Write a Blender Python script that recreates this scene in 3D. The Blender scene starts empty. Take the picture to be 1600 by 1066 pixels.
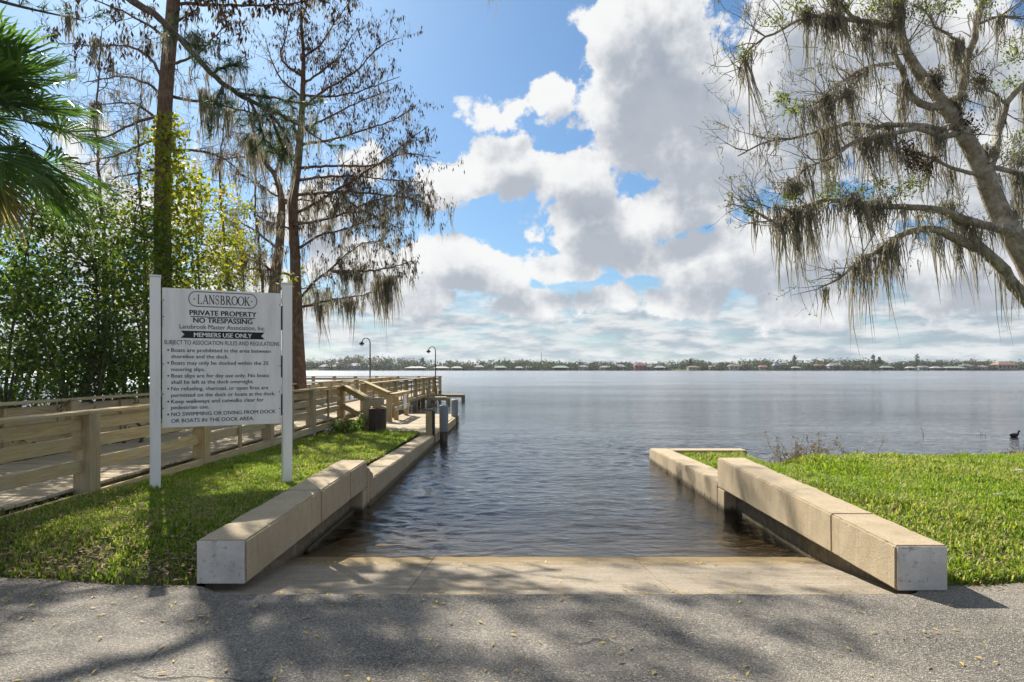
import bpy, bmesh, math, random
import numpy as np
from mathutils import Vector, Matrix

# ---------------------------------------------------------------- camera, world, sun, exposure
SC = bpy.context.scene
COL = SC.collection
H = 1.6                      # camera height above the asphalt, metres
F = 24.0 / 36.0 * 1600.0     # focal length in photograph pixels
VX, HY = 805.0, 576.0        # where the straight-ahead direction falls in the photograph

def at(px, py, d):
    """World point that lies d metres ahead on the sight line of a photograph pixel."""
    return Vector(((px - VX) / F * d, d, H + (HY - py) / F * d))

cam_data = bpy.data.cameras.new('camera')
cam = bpy.data.objects.new('camera', cam_data)
COL.objects.link(cam)
cam.location = (0, 0, H)
cam.rotation_euler = (math.radians(90), 0, 0)
cam_data.sensor_width = 36.0
cam_data.lens = 24.0
cam_data.shift_x = (800.0 - VX) / 1600.0
cam_data.shift_y = (HY - 533.0) / 1600.0
cam_data.clip_start = 0.05
cam_data.clip_end = 6000.0
SC.camera = cam

SUN_AZ = math.radians(-28.0)     # from straight ahead, negative towards the left
SUN_EL = math.radians(38.0)
SUN_DIR = Vector((math.sin(SUN_AZ) * math.cos(SUN_EL), math.cos(SUN_AZ) * math.cos(SUN_EL), math.sin(SUN_EL)))
SKY_STRENGTH = 0.066
SUN_STRENGTH = 3.7
EXPOSURE = 1.4

world = bpy.data.worlds.new('World')
SC.world = world
world.use_nodes = True
world.cycles.sampling_method = 'MANUAL'
world.cycles.sample_map_resolution = 256

def cloud_field(fine):
    # ---- the cloud field as a node group: direction angles in, density out
    g = bpy.data.node_groups.new('cloud_field', 'ShaderNodeTree')
    g.interface.new_socket('P', in_out='INPUT', socket_type='NodeSocketVector')
    g.interface.new_socket('D', in_out='OUTPUT', socket_type='NodeSocketFloat')
    N, L = g.nodes, g.links
    gi, go = N.new('NodeGroupInput'), N.new('NodeGroupOutput')

    def math_(op, a, b=None, c=None, clamp=False):
        n = N.new('ShaderNodeMath'); n.operation = op; n.use_clamp = clamp
        for k, v in enumerate((a, b, c)):
            if v is None: continue
            if hasattr(v, 'links'): L.new(v, n.inputs[k])
            else: n.inputs[k].default_value = v
        return n.outputs[0]

    def vec(op, a, b=None):
        n = N.new('ShaderNodeVectorMath'); n.operation = op
        for k, v in enumerate((a, b)):
            if v is None: continue
            if hasattr(v, 'links'): L.new(v, n.inputs[k])
            else: n.inputs[k].default_value = v
        return n

    def noise(v, scale, detail, rough, out='Fac'):
        n = N.new('ShaderNodeTexNoise'); L.new(v, n.inputs['Vector'])
        n.inputs['Scale'].default_value = scale
        n.inputs['Detail'].default_value = detail
        n.inputs['Roughness'].default_value = rough
        return n.outputs[out]

    P = gi.outputs['P']
    wc = noise(P, 9.0, 2.0 if fine else 1.0, 0.6, 'Color')
    w = vec('SCALE', vec('SUBTRACT', wc, (0.5, 0.5, 0.5)).outputs[0])
    w.inputs['Scale'].default_value = 0.075
    Q = vec('ADD', P, w.outputs[0]).outputs[0]
    # cumulus heaps: (photograph x, y, half width, half height, strength)
    heaps = [(1020, 120, 150, 150, 1.0), (950, 30, 60, 60, .75), (1130, 230, 150, 75, .9), (1260, 120, 150, 160, .85),
             (1420, 120, 170, 190, .8), (1570, 260, 120, 190, .7), (1240, 390, 150, 75, .7),
             (785, 255, 85, 62, .95), (715, 285, 65, 42, .75), (895, 275, 105, 50, .85), (945, 340, 125, 68, 1.0),
             (1060, 320, 95, 52, .95), (690, 415, 82, 55, 1.0), (765, 430, 95, 48, .95), (870, 420, 80, 36, .75),
             (1130, 415, 130, 60, .9), (1340, 400, 140, 75, .75), (1500, 420, 140, 75, .75), (980, 400, 90, 40, .85), (1240, 270, 120, 70, .6), (1420, 300, 120, 60, .6), (640, 470, 110, 30, .7), (850, 475, 120, 26, .6), (1050, 470, 130, 28, .6), (1300, 480, 150, 30, .6),
             (800, 168, 95, 24, .5), (870, 145, 45, 20, .45), (565, 250, 62, 42, .7), (470, 330, 110, 60, .5),
             (560, 420, 90, 60, .55), (380, 420, 120, 70, .5), (180, 330, 160, 90, .4)]
    d = None
    for (px, py, rx, ry, s) in heaps:
        az = math.atan((px - VX) / F); el = math.atan((HY - py) / F * math.cos(az))
        q = vec('SUBTRACT', Q, (az, el, 0)).outputs[0]
        q = vec('MULTIPLY', q, (F / rx / (1 + ((px - VX) / F) ** 2) ** -1.0 * 1.0, F / ry, 0)).outputs[0]
        r = vec('LENGTH', q).outputs['Value']
        v = math_('MULTIPLY', math_('SUBTRACT', 1.0, r), s)
        d = v if d is None else math_('SMOOTH_MAX', d, v, 0.08)
    # the field goes on all round and overhead
    sx = N.new('ShaderNodeSeparateXYZ'); L.new(P, sx.inputs[0])
    aaz = math_('ABSOLUTE', sx.outputs[0])
    out_az = N.new('ShaderNodeMapRange'); out_az.interpolation_type = 'SMOOTHSTEP'
    L.new(aaz, out_az.inputs[0]); out_az.inputs[1].default_value = 0.62; out_az.inputs[2].default_value = 0.95
    out_el = N.new('ShaderNodeMapRange'); out_el.interpolation_type = 'SMOOTHSTEP'
    L.new(sx.outputs[1], out_el.inputs[0]); out_el.inputs[1].default_value = 0.52; out_el.inputs[2].default_value = 0.75
    outside = math_('MAXIMUM', out_az.outputs[0], out_el.outputs[0])
    low = noise(P, 3.1, 1.0, 0.5)
    wide = math_('MULTIPLY_ADD', math_('SUBTRACT', low, 0.46), 5.0, 0.0)
    wide = math_('MULTIPLY_ADD', math_('SUBTRACT', 1.0, outside), -3.0, wide)
    d = math_('MAXIMUM', d, wide)
    d = math_('MAXIMUM', d, -0.9)
    puff = noise(P, 15.0, 7.0 if fine else 4.0, 0.62)
    d = math_('ADD', d, math_('MULTIPLY', math_('SUBTRACT', puff, 0.5), 1.75))
    L.new(d, go.inputs['D'])
    return g

def build_world():
    nt = world.node_tree
    nt.nodes.clear()

    # ---- world tree
    N, L = nt.nodes, nt.links
    out = N.new('ShaderNodeOutputWorld'); bg = N.new('ShaderNodeBackground')
    L.new(bg.outputs[0], out.inputs[0])
    bg.inputs['Strength'].default_value = SKY_STRENGTH
    sky = N.new('ShaderNodeTexSky'); sky.sky_type = 'NISHITA'; sky.sun_disc = False
    sky.sun_elevation = SUN_EL; sky.sun_rotation = SUN_AZ
    sky.air_density = 1.0; sky.dust_density = 0.8; sky.ozone_density = 2.2
    tc = N.new('ShaderNodeTexCoord')
    xyz = N.new('ShaderNodeSeparateXYZ'); L.new(tc.outputs['Generated'], xyz.inputs[0])

    def math_(op, a, b=None, c=None, clamp=False):
        n = N.new('ShaderNodeMath'); n.operation = op; n.use_clamp = clamp
        for k, v in enumerate((a, b, c)):
            if v is None: continue
            if hasattr(v, 'links'): L.new(v, n.inputs[k])
            else: n.inputs[k].default_value = v
        return n.outputs[0]

    def smooth(v, a, b, lo=0.0, hi=1.0):
        n = N.new('ShaderNodeMapRange'); n.interpolation_type = 'SMOOTHSTEP'
        L.new(v, n.inputs[0])
        for k, x in enumerate((a, b, lo, hi)): n.inputs[k + 1].default_value = x
        return n.outputs[0]

    def mix(f, a, b):
        n = N.new('ShaderNodeMix'); n.data_type = 'RGBA'
        if hasattr(f, 'links'): L.new(f, n.inputs['Factor'])
        else: n.inputs['Factor'].default_value = f
        for s, v in ((n.inputs[6], a), (n.inputs[7], b)):
            if hasattr(v, 'links'): L.new(v, s)
            else: s.default_value = v
        return n.outputs[2]

    az = math_('ARCTAN2', xyz.outputs[0], xyz.outputs[1])
    el = math_('ARCSINE', xyz.outputs[2])
    comb = N.new('ShaderNodeCombineXYZ'); L.new(az, comb.inputs[0]); L.new(el, comb.inputs[1])
    P = comb.outputs[0]

    def field(shift):
        gn = N.new('ShaderNodeGroup'); gn.node_tree = cloud_field(not shift)
        if shift:
            a = N.new('ShaderNodeVectorMath'); a.operation = 'ADD'
            L.new(P, a.inputs[0]); a.inputs[1].default_value = shift
            L.new(a.outputs[0], gn.inputs[0])
        else:
            L.new(P, gn.inputs[0])
        return gn.outputs[0]
    d0 = field(None)
    d1 = field((-0.018, 0.042, 0.0))       # towards the sun: thick there means shade here
    alpha = smooth(d0, 0.02, 0.20)
    shade = math_('ADD', math_('MULTIPLY', smooth(d1, -0.08, 0.70), 0.8), math_('MULTIPLY', smooth(d0, 0.4, 1.4), 0.2))
    cloud = mix(shade, (5.35, 5.38, 5.4, 1), (2.0, 2.3, 2.75, 1))
    # thin layer cloud low over the far shore
    m = N.new('ShaderNodeMapping'); L.new(P, m.inputs[0]); m.inputs['Scale'].default_value = (1.0, 4.2, 1.0)
    n1 = N.new('ShaderNodeTexNoise'); L.new(m.outputs[0], n1.inputs['Vector'])
    n1.inputs['Scale'].default_value = 9.0; n1.inputs['Detail'].default_value = 4.0; n1.inputs['Roughness'].default_value = 0.58
    n2 = N.new('ShaderNodeTexNoise'); L.new(m.outputs[0], n2.inputs['Vector'])
    n2.inputs['Scale'].default_value = 17.0; n2.inputs['Detail'].default_value = 5.0; n2.inputs['Roughness'].default_value = 0.6
    lowmask = smooth(el, 0.07, 0.135, 1.0, 0.0)
    strat = math_('MULTIPLY', lowmask, smooth(n1.outputs['Fac'], 0.32, 0.54, 0.35, 1.0))
    strat_col = mix(smooth(n2.outputs['Fac'], 0.36, 0.62), (2.4, 2.9, 3.3, 1), (4.6, 4.75, 4.8, 1))
    tone = N.new('ShaderNodeMix'); tone.data_type = 'RGBA'; tone.blend_type = 'MULTIPLY'; tone.inputs['Factor'].default_value = 1.0
    L.new(sky.outputs[0], tone.inputs[6]); tone.inputs[7].default_value = (0.385, 0.525, 0.62, 1)
    skyc = mix(0.12, tone.outputs[2], (0.9, 2.4, 5.2, 1))
    c = mix(strat, skyc, strat_col)
    c = mix(alpha, c, cloud)
    L.new(c, bg.inputs['Color'])
build_world()

sun_data = bpy.data.lights.new('sun', 'SUN')
sun_data.energy = SUN_STRENGTH
sun_data.angle = math.radians(0.5)
sun_data.color = (1.0, 0.93, 0.82)
sun = bpy.data.objects.new('sun', sun_data)
COL.objects.link(sun)
sun.rotation_euler = (-SUN_DIR).to_track_quat('-Z', 'Y').to_euler()

SC.view_settings.view_transform = 'Standard'
SC.view_settings.look = 'None'
SC.view_settings.exposure = EXPOSURE
SC.view_settings.gamma = 1.0
SC.view_settings.use_curve_mapping = False
SC.cycles.max_bounces = 10
SC.cycles.transparent_max_bounces = 24
SC.cycles.caustics_reflective = False
SC.cycles.caustics_refractive = False

# ---------------------------------------------------------------- tagging helpers
def tag(o, label=None, category=None, group=None, kind=None):
    if label: o['label'] = label
    if category: o['category'] = category
    if group: o['group'] = group
    if kind: o['kind'] = kind
    return o

def empty(name, loc=(0, 0, 0), rotz=0.0):
    o = bpy.data.objects.new(name, None)
    o.empty_display_size = 0.2
    COL.objects.link(o)
    o.location = loc
    o.rotation_euler = (0, 0, rotz)
    return o

def link(name, mesh, parent=None, loc=(0, 0, 0), rot=None):
    o = bpy.data.objects.new(name, mesh)
    COL.objects.link(o)
    if parent is not None:
        o.parent = parent
    o.location = loc
    if rot is not None: o.rotation_euler = rot
    return o

# ---------------------------------------------------------------- mesh helpers
class Geo:
    """Collects vertices, faces and one 0..1 tint per face; builds one mesh."""
    def __init__(self):
        self.v, self.f3, self.f4, self.t3, self.t4, self.n = [], [], [], [], [], 0
    def add(self, verts, quads=None, tris=None, tint=0.5):
        verts = np.asarray(verts, dtype=np.float32).reshape(-1, 3)
        for fs, store, ts, k in ((quads, self.f4, self.t4, 4), (tris, self.f3, self.t3, 3)):
            if fs is None: continue
            fs = np.asarray(fs, dtype=np.int32).reshape(-1, k)
            if not len(fs): continue
            store.append(fs + self.n)
            t = np.broadcast_to(np.asarray(tint, dtype=np.float32), (len(fs),))
            ts.append(t)
        self.v.append(verts); self.n += len(verts)
    def mesh(self, name, mat, smooth=False):
        v = np.concatenate(self.v) if self.v else np.zeros((0, 3), np.float32)
        f4 = np.concatenate(self.f4) if self.f4 else np.zeros((0, 4), np.int32)
        f3 = np.concatenate(self.f3) if self.f3 else np.zeros((0, 3), np.int32)
        t = np.concatenate(self.t4 + self.t3) if (self.t4 or self.t3) else np.zeros(0, np.float32)
        me = bpy.data.meshes.new(name)
        me.vertices.add(len(v)); me.vertices.foreach_set('co', v.ravel())
        me.loops.add(len(f4) * 4 + len(f3) * 3)
        me.loops.foreach_set('vertex_index', np.concatenate([f4.ravel(), f3.ravel()]))
        me.polygons.add(len(f4) + len(f3))
        starts = np.concatenate([np.arange(len(f4)) * 4, len(f4) * 4 + np.arange(len(f3)) * 3]).astype(np.int32)
        me.polygons.foreach_set('loop_start', starts)
        a = me.attributes.new('tint', 'FLOAT', 'FACE')
        a.data.foreach_set('value', t.astype(np.float32))
        if smooth: me.polygons.foreach_set('use_smooth', np.ones(len(f4) + len(f3), dtype=bool))
        me.update(calc_edges=True)
        me.materials.append(mat)
        return me

_box_cache = {}
def box_mesh(dims, mat, bevel=0.004):
    key = (tuple(round(x, 4) for x in dims), mat.name, bevel)
    if key in _box_cache: return _box_cache[key]
    bm = bmesh.new()
    bmesh.ops.create_cube(bm, size=1.0)
    bmesh.ops.scale(bm, vec=dims, verts=bm.verts)
    if bevel:
        bmesh.ops.bevel(bm, geom=list(bm.edges), offset=min(bevel, min(dims) * 0.3), segments=1, affect='EDGES')
    me = bpy.data.meshes.new('box')
    bm.to_mesh(me); bm.free()
    me.materials.append(mat)
    _box_cache[key] = me
    return me

def box(name, x0, x1, y0, y1, z0, z1, mat, parent=None, bevel=0.004):
    me = box_mesh((x1 - x0, y1 - y0, z1 - z0), mat, bevel)
    return link(name, me, parent, ((x0 + x1) / 2, (y0 + y1) / 2, (z0 + z1) / 2))

def bar(name, p, q, w, h, mat, parent=None, bevel=0.004, up=(0, 0, 1)):
    """A board of section w x h running from p to q (length along its own Y)."""
    p, q = Vector(p), Vector(q)
    d = q - p
    me = box_mesh((w, d.length, h), mat, bevel)
    o = link(name, me, parent)
    y = d.normalized(); x = y.cross(Vector(up)).normalized(); z = x.cross(y)
    o.matrix_local = Matrix.Translation((p + q) / 2) @ Matrix((x, y, z)).transposed().to_4x4()
    return o

def poly_mesh(name, verts, faces, mat, smooth=False):
    me = bpy.data.meshes.new(name)
    me.from_pydata([tuple(v) for v in verts], [], faces)
    if smooth: me.polygons.foreach_set('use_smooth', [True] * len(me.polygons))
    me.update(); me.materials.append(mat)
    return me

def hexa(name, b, t, mat, parent=None, bevel=0.008):
    """Six-sided block from four bottom and four top corners."""
    bm = bmesh.new()
    vs = [bm.verts.new(v) for v in list(b) + list(t)]
    for f in ((3, 2, 1, 0), (4, 5, 6, 7), (0, 1, 5, 4), (1, 2, 6, 5), (2, 3, 7, 6), (3, 0, 4, 7)):
        bm.faces.new([vs[i] for i in f])
    bmesh.ops.recalc_face_normals(bm, faces=bm.faces)
    if bevel: bmesh.ops.bevel(bm, geom=list(bm.edges), offset=bevel, segments=2, affect='EDGES')
    me = bpy.data.meshes.new(name); bm.to_mesh(me); bm.free()
    me.materials.append(mat)
    return link(name, me, parent)

def lathe(profile, n=20):
    """Verts and quads of a turned shape; profile = [(r, z), ...]."""
    a = np.linspace(0, 2 * np.pi, n, endpoint=False)
    v = np.concatenate([np.stack([r * np.cos(a), r * np.sin(a), np.full(n, z)], 1) for r, z in profile])
    q = []
    for k in range(len(profile) - 1):
        for i in range(n):
            j = (i + 1) % n
            q.append((k * n + i, k * n + j, (k + 1) * n + j, (k + 1) * n + i))
    return v, q

def tube(points, radii, sides=8, cap=True):
    """Verts and quads of a tapering tube along a polyline."""
    P = np.asarray([tuple(p) for p in points], dtype=np.float64); R = np.asarray(radii, dtype=np.float64)
    T = np.gradient(P, axis=0); T /= (np.linalg.norm(T, axis=1)[:, None] + 1e-9)
    ref = np.array([0.31, 0.17, 0.93]);
    if abs(np.dot(T[0], ref)) > 0.9: ref = np.array([1.0, 0.1, 0.0])
    U = np.cross(T, ref); U /= (np.linalg.norm(U, axis=1)[:, None] + 1e-9)
    W = np.cross(T, U)
    a = np.linspace(0, 2 * np.pi, sides, endpoint=False)
    ring = (np.cos(a)[None, :, None] * U[:, None, :] + np.sin(a)[None, :, None] * W[:, None, :]) * R[:, None, None] + P[:, None, :]
    n = len(P)
    i = np.arange(n - 1)[:, None] * sides; j = np.arange(sides)[None, :]; k = (j + 1) % sides
    q = np.stack([i + j, i + k, i + sides + k, i + sides + j], -1).reshape(-1, 4)
    return ring.reshape(-1, 3), q

def add_tube(G, points, radii, sides=8, tint=0.5):
    v, q = tube(points, radii, sides)
    G.add(v, quads=q, tint=tint)

def smoothcurve(pts, rad, step=0.12):
    """Catmull-Rom through the points, radii in step."""
    P = [Vector(p) for p in pts]
    P = [P[0] * 2 - P[1]] + P + [P[-1] * 2 - P[-2]]
    out, r = [], []
    for i in range(1, len(P) - 2):
        a, b, c, d = P[i - 1], P[i], P[i + 1], P[i + 2]
        n = max(2, int((c - b).length / step))
        for k in range(n):
            t = k / n
            out.append(0.5 * ((2 * b) + (c - a) * t + (2 * a - 5 * b + 4 * c - d) * t * t + (3 * b - a - 3 * c + d) * t ** 3))
            r.append(rad[i - 1] * (1 - t) + rad[i] * t)
    out.append(P[-2]); r.append(rad[-1])
    return out, r

# ---------------------------------------------------------------- materials
class Mat:
    def __init__(self, name, rough=0.8, spec=0.3):
        self.m = bpy.data.materials.new(name); self.m.use_nodes = True
        self.N, self.L = self.m.node_tree.nodes, self.m.node_tree.links
        self.b = self.N['Principled BSDF']; self.out = self.N['Material Output']
        self.b.inputs['Roughness'].default_value = rough
        self.b.inputs['Specular IOR Level'].default_value = spec
    def coords(self, scale=(1, 1, 1), kind='Object', shuffle=False):
        tc = self.N.new('ShaderNodeTexCoord'); m = self.N.new('ShaderNodeMapping')
        self.L.new(tc.outputs[kind], m.inputs[0]); m.inputs['Scale'].default_value = scale
        if shuffle:
            oi = self.N.new('ShaderNodeObjectInfo'); v = self.N.new('ShaderNodeVectorMath'); v.operation = 'MULTIPLY_ADD'
            cx = self.N.new('ShaderNodeCombineXYZ')
            for k in range(3): self.L.new(oi.outputs['Random'], cx.inputs[k])
            self.L.new(cx.outputs[0], v.inputs[0]); v.inputs[1].default_value = (37.0, 91.0, 53.0)
            self.L.new(m.outputs[0], v.inputs[2])
            return v.outputs[0]
        return m.outputs[0]
    def noise(self, vec, scale, detail=5, rough=0.55, lo=0.3, hi=0.7):
        n = self.N.new('ShaderNodeTexNoise'); self.L.new(vec, n.inputs['Vector'])
        n.inputs['Scale'].default_value = scale; n.inputs['Detail'].default_value = detail; n.inputs['Roughness'].default_value = rough
        return self.ramp(n.outputs['Fac'], lo, hi)
    def voronoi(self, vec, scale, out='Distance', lo=0.0, hi=1.0):
        n = self.N.new('ShaderNodeTexVoronoi'); self.L.new(vec, n.inputs['Vector']); n.inputs['Scale'].default_value = scale
        return self.ramp(n.outputs[out], lo, hi) if out == 'Distance' else n.outputs[out]
    def ramp(self, v, lo, hi, a=0.0, b=1.0):
        n = self.N.new('ShaderNodeMapRange'); self.L.new(v, n.inputs[0])
        for k, x in enumerate((lo, hi, a, b)): n.inputs[k + 1].default_value = x
        return n.outputs[0]
    def mix(self, f, a, b, mode='MIX'):
        n = self.N.new('ShaderNodeMix'); n.data_type = 'RGBA'; n.blend_type = mode
        for s, v in ((n.inputs['Factor'], f), (n.inputs[6], a), (n.inputs[7], b)):
            if hasattr(v, 'links'): self.L.new(v, s)
            elif isinstance(v, (int, float)): s.default_value = v
            else: s.default_value = tuple(v) + (1.0,) if len(v) == 3 else v
        return n.outputs[2]
    def math(self, op, a, b=None, clamp=False):
        n = self.N.new('ShaderNodeMath'); n.operation = op; n.use_clamp = clamp
        for k, v in enumerate((a, b)):
            if v is None: continue
            if hasattr(v, 'links'): self.L.new(v, n.inputs[k])
            else: n.inputs[k].default_value = v
        return n.outputs[0]
    def bump(self, h, strength=0.4, dist=0.01):
        n = self.N.new('ShaderNodeBump'); self.L.new(h, n.inputs['Height'])
        n.inputs['Strength'].default_value = strength; n.inputs['Distance'].default_value = dist
        self.L.new(n.outputs[0], self.b.inputs['Normal']); return n
    def color(self, c):
        if hasattr(c, 'links'): self.L.new(c, self.b.inputs['Base Color'])
        else: self.b.inputs['Base Color'].default_value = tuple(c) + (1.0,)
    def attr(self, name='tint'):
        n = self.N.new('ShaderNodeAttribute'); n.attribute_name = name; return n.outputs['Fac']
    def rand(self):
        return self.N.new('ShaderNodeObjectInfo').outputs['Random']

def plain(name, c, rough=0.6, spec=0.3, metal=0.0):
    k = Mat(name, rough, spec); k.color(c); k.b.inputs['Metallic'].default_value = metal; return k.m

def wood(name, axis, a=(0.60, 0.47, 0.245), b=(0.40, 0.295, 0.145), grey=(0.46, 0.41, 0.31)):
    k = Mat(name, 0.85, 0.2)
    s = [9, 9, 9]; s['xyz'.index(axis)] = 0.7
    v = k.coords(tuple(s), shuffle=True)
    g = k.noise(v, 3.2, 7, 0.72, 0.36, 0.64)
    c = k.mix(g, b, a)
    c = k.mix(k.math('MULTIPLY', k.noise(v, 1.1, 5, 0.6, 0.56, 0.66), 0.5), c, tuple(x * 0.45 for x in b))
    v2 = k.coords((1.4, 1.4, 1.4), shuffle=True)
    c = k.mix(k.math('MULTIPLY', k.noise(v2, 2.0, 4, 0.6, 0.45, 0.75), 0.7), c, grey)
    c = k.mix(k.ramp(k.rand(), 0, 1, 0.0, 0.42), c, tuple(x * 0.62 for x in a))
    odd = k.math('FRACT', k.math('MULTIPLY', k.rand(), 17.31))
    c = k.mix(k.ramp(odd, 0.35, 1.0, 0.0, 0.55), c, k.mix(g, tuple(x * 0.6 for x in grey), grey))
    n = k.N.new('ShaderNodeTexVoronoi'); k.L.new(k.coords((2.2, 2.2, 2.2), shuffle=True), n.inputs['Vector']); n.inputs['Scale'].default_value = 2.2
    c = k.mix(k.ramp(n.outputs['Distance'], 0.035, 0.06, 0.6, 0.0), c, (0.12, 0.08, 0.045))
    k.color(c); k.bump(g, 0.5, 0.004)
    return k.m

def concrete(name, a, b, stain=(0.20, 0.17, 0.12), dots=True):
    k = Mat(name, 0.9, 0.2)
    v = k.coords()
    c = k.mix(k.noise(v, 1.7, 7, 0.66, 0.33, 0.66), b, a)
    c = k.mix(k.math('MULTIPLY', k.noise(v, 48, 5, 0.75, 0.38, 0.66), 0.42), c, tuple(x * 0.55 for x in a))
    c = k.mix(k.math('MULTIPLY', k.noise(v, 9, 5, 0.7, 0.5, 0.8), 0.45), c, (0.52, 0.47, 0.39))
    c = k.mix(k.math('MULTIPLY', k.noise(k.coords((5, 5, 0.35)), 2.4, 6, 0.7, 0.54, 0.78), 0.75), c, stain)
    c = k.mix(k.math('MULTIPLY', k.noise(v, 3.1, 6, 0.72, 0.62, 0.72), 0.5), c, stain)
    if dots:
        c = k.mix(k.math('MULTIPLY', k.voronoi(v, 34, 'Distance', 0.13, 0.05), 0.5), c, tuple(x * 0.25 for x in a))
    geo = k.N.new('ShaderNodeNewGeometry'); sp = k.N.new('ShaderNodeSeparateXYZ'); k.L.new(geo.outputs['Position'], sp.inputs[0])
    line = k.math('ADD', sp.outputs[2], k.math('MULTIPLY', k.noise(k.coords((6, 6, 1)), 3, 6, 0.7), 0.07))
    c = k.mix(k.ramp(line, -0.16, -0.205, 0.0, 0.85), c, (0.075, 0.062, 0.035))      # growth and wet at the waterline
    k.color(c)
    k.bump(k.noise(v, 70, 6, 0.75), 0.6, 0.006)
    return k.m

M = {}
M['wood_x'] = wood('weathered_wood_across', 'x', (0.52, 0.43, 0.29), (0.36, 0.29, 0.19))
M['wood_y'] = wood('weathered_wood_along', 'y')
M['wood_z'] = wood('weathered_wood_upright', 'z', (0.54, 0.41, 0.205), (0.35, 0.255, 0.125))
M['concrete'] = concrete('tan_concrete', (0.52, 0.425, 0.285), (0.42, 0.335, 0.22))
M['concrete_dark'] = concrete('darker_concrete', (0.24, 0.195, 0.125), (0.15, 0.125, 0.08), (0.06, 0.055, 0.035))  # darker copy of the wall concrete, for the recesses under the beams

def painted_end():
    k = Mat('worn_white_paint', 0.75, 0.3)
    v = k.coords()
    c = k.mix(k.noise(v, 4, 5, 0.6), (0.50, 0.475, 0.44), (0.68, 0.665, 0.635))
    chips = k.math('MAXIMUM', k.noise(k.coords((1, 1, 1)), 20, 7, 0.75, 0.575, 0.63), k.noise(k.coords((2, 1, 9)), 3.4, 7, 0.75, 0.60, 0.64))
    c = k.mix(k.math('MULTIPLY', k.noise(k.coords((3, 1, 1)), 5, 6, 0.7, 0.5, 0.75), 0.6), c, (0.36, 0.33, 0.29))
    c = k.mix(k.math('MULTIPLY', chips, 0.75), c, (0.20, 0.165, 0.13))
    c = k.mix(k.math('MULTIPLY', k.noise(v, 2.6, 6, 0.7, 0.48, 0.7), 0.55), c, (0.42, 0.39, 0.34))
    k.color(c); k.bump(k.noise(v, 40, 5, 0.7), 0.4, 0.004)
    return k.m
M['painted_end'] = painted_end()

def ramp_mat():
    k = Mat('broomed_ramp_concrete', 0.9, 0.2)
    v = k.coords()
    c = k.mix(k.noise(v, 1.1, 6, 0.62), (0.42, 0.362, 0.28), (0.56, 0.49, 0.385))
    lines = k.noise(k.coords((0.8, 22, 1)), 2.0, 6, 0.7, 0.4, 0.66)
    c = k.mix(k.math('MULTIPLY', lines, 0.6), c, (0.27, 0.22, 0.155))
    c = k.mix(k.math('MULTIPLY', k.noise(k.coords((0.35, 7, 1)), 1.6, 6, 0.7, 0.5, 0.66), 0.2), c, (0.19, 0.15, 0.10))
    c = k.mix(k.math('MULTIPLY', k.noise(k.coords((1.6, 1.0, 1)), 2.2, 7, 0.72, 0.5, 0.68), 0.5), c, (0.24, 0.20, 0.15))
    c = k.mix(k.math('MULTIPLY', k.noise(v, 16, 6, 0.75, 0.60, 0.68), 0.7), c, (0.13, 0.10, 0.07))
    c = k.mix(k.math('MULTIPLY', k.noise(v, 55, 5, 0.8, 0.42, 0.62), 0.55), c, (0.20, 0.165, 0.12))
    geo = k.N.new('ShaderNodeNewGeometry'); s = k.N.new('ShaderNodeSeparateXYZ'); k.L.new(geo.outputs['Position'], s.inputs[0])
    wet = k.ramp(k.math('ADD', s.outputs[2], k.math('MULTIPLY', k.noise(k.coords((1, 2.5, 1)), 3, 6, 0.7), 0.055)), -0.222, -0.165, 1.0, 0.0)
    c = k.mix(k.math('MULTIPLY', wet, 0.9), c, (0.27, 0.195, 0.09))   # algae and wet where the lake laps
    k.color(c); k.bump(k.math('ADD', lines, k.noise(v, 60, 5, 0.75)), 0.8, 0.008)
    return k.m
M['ramp'] = ramp_mat()

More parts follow.
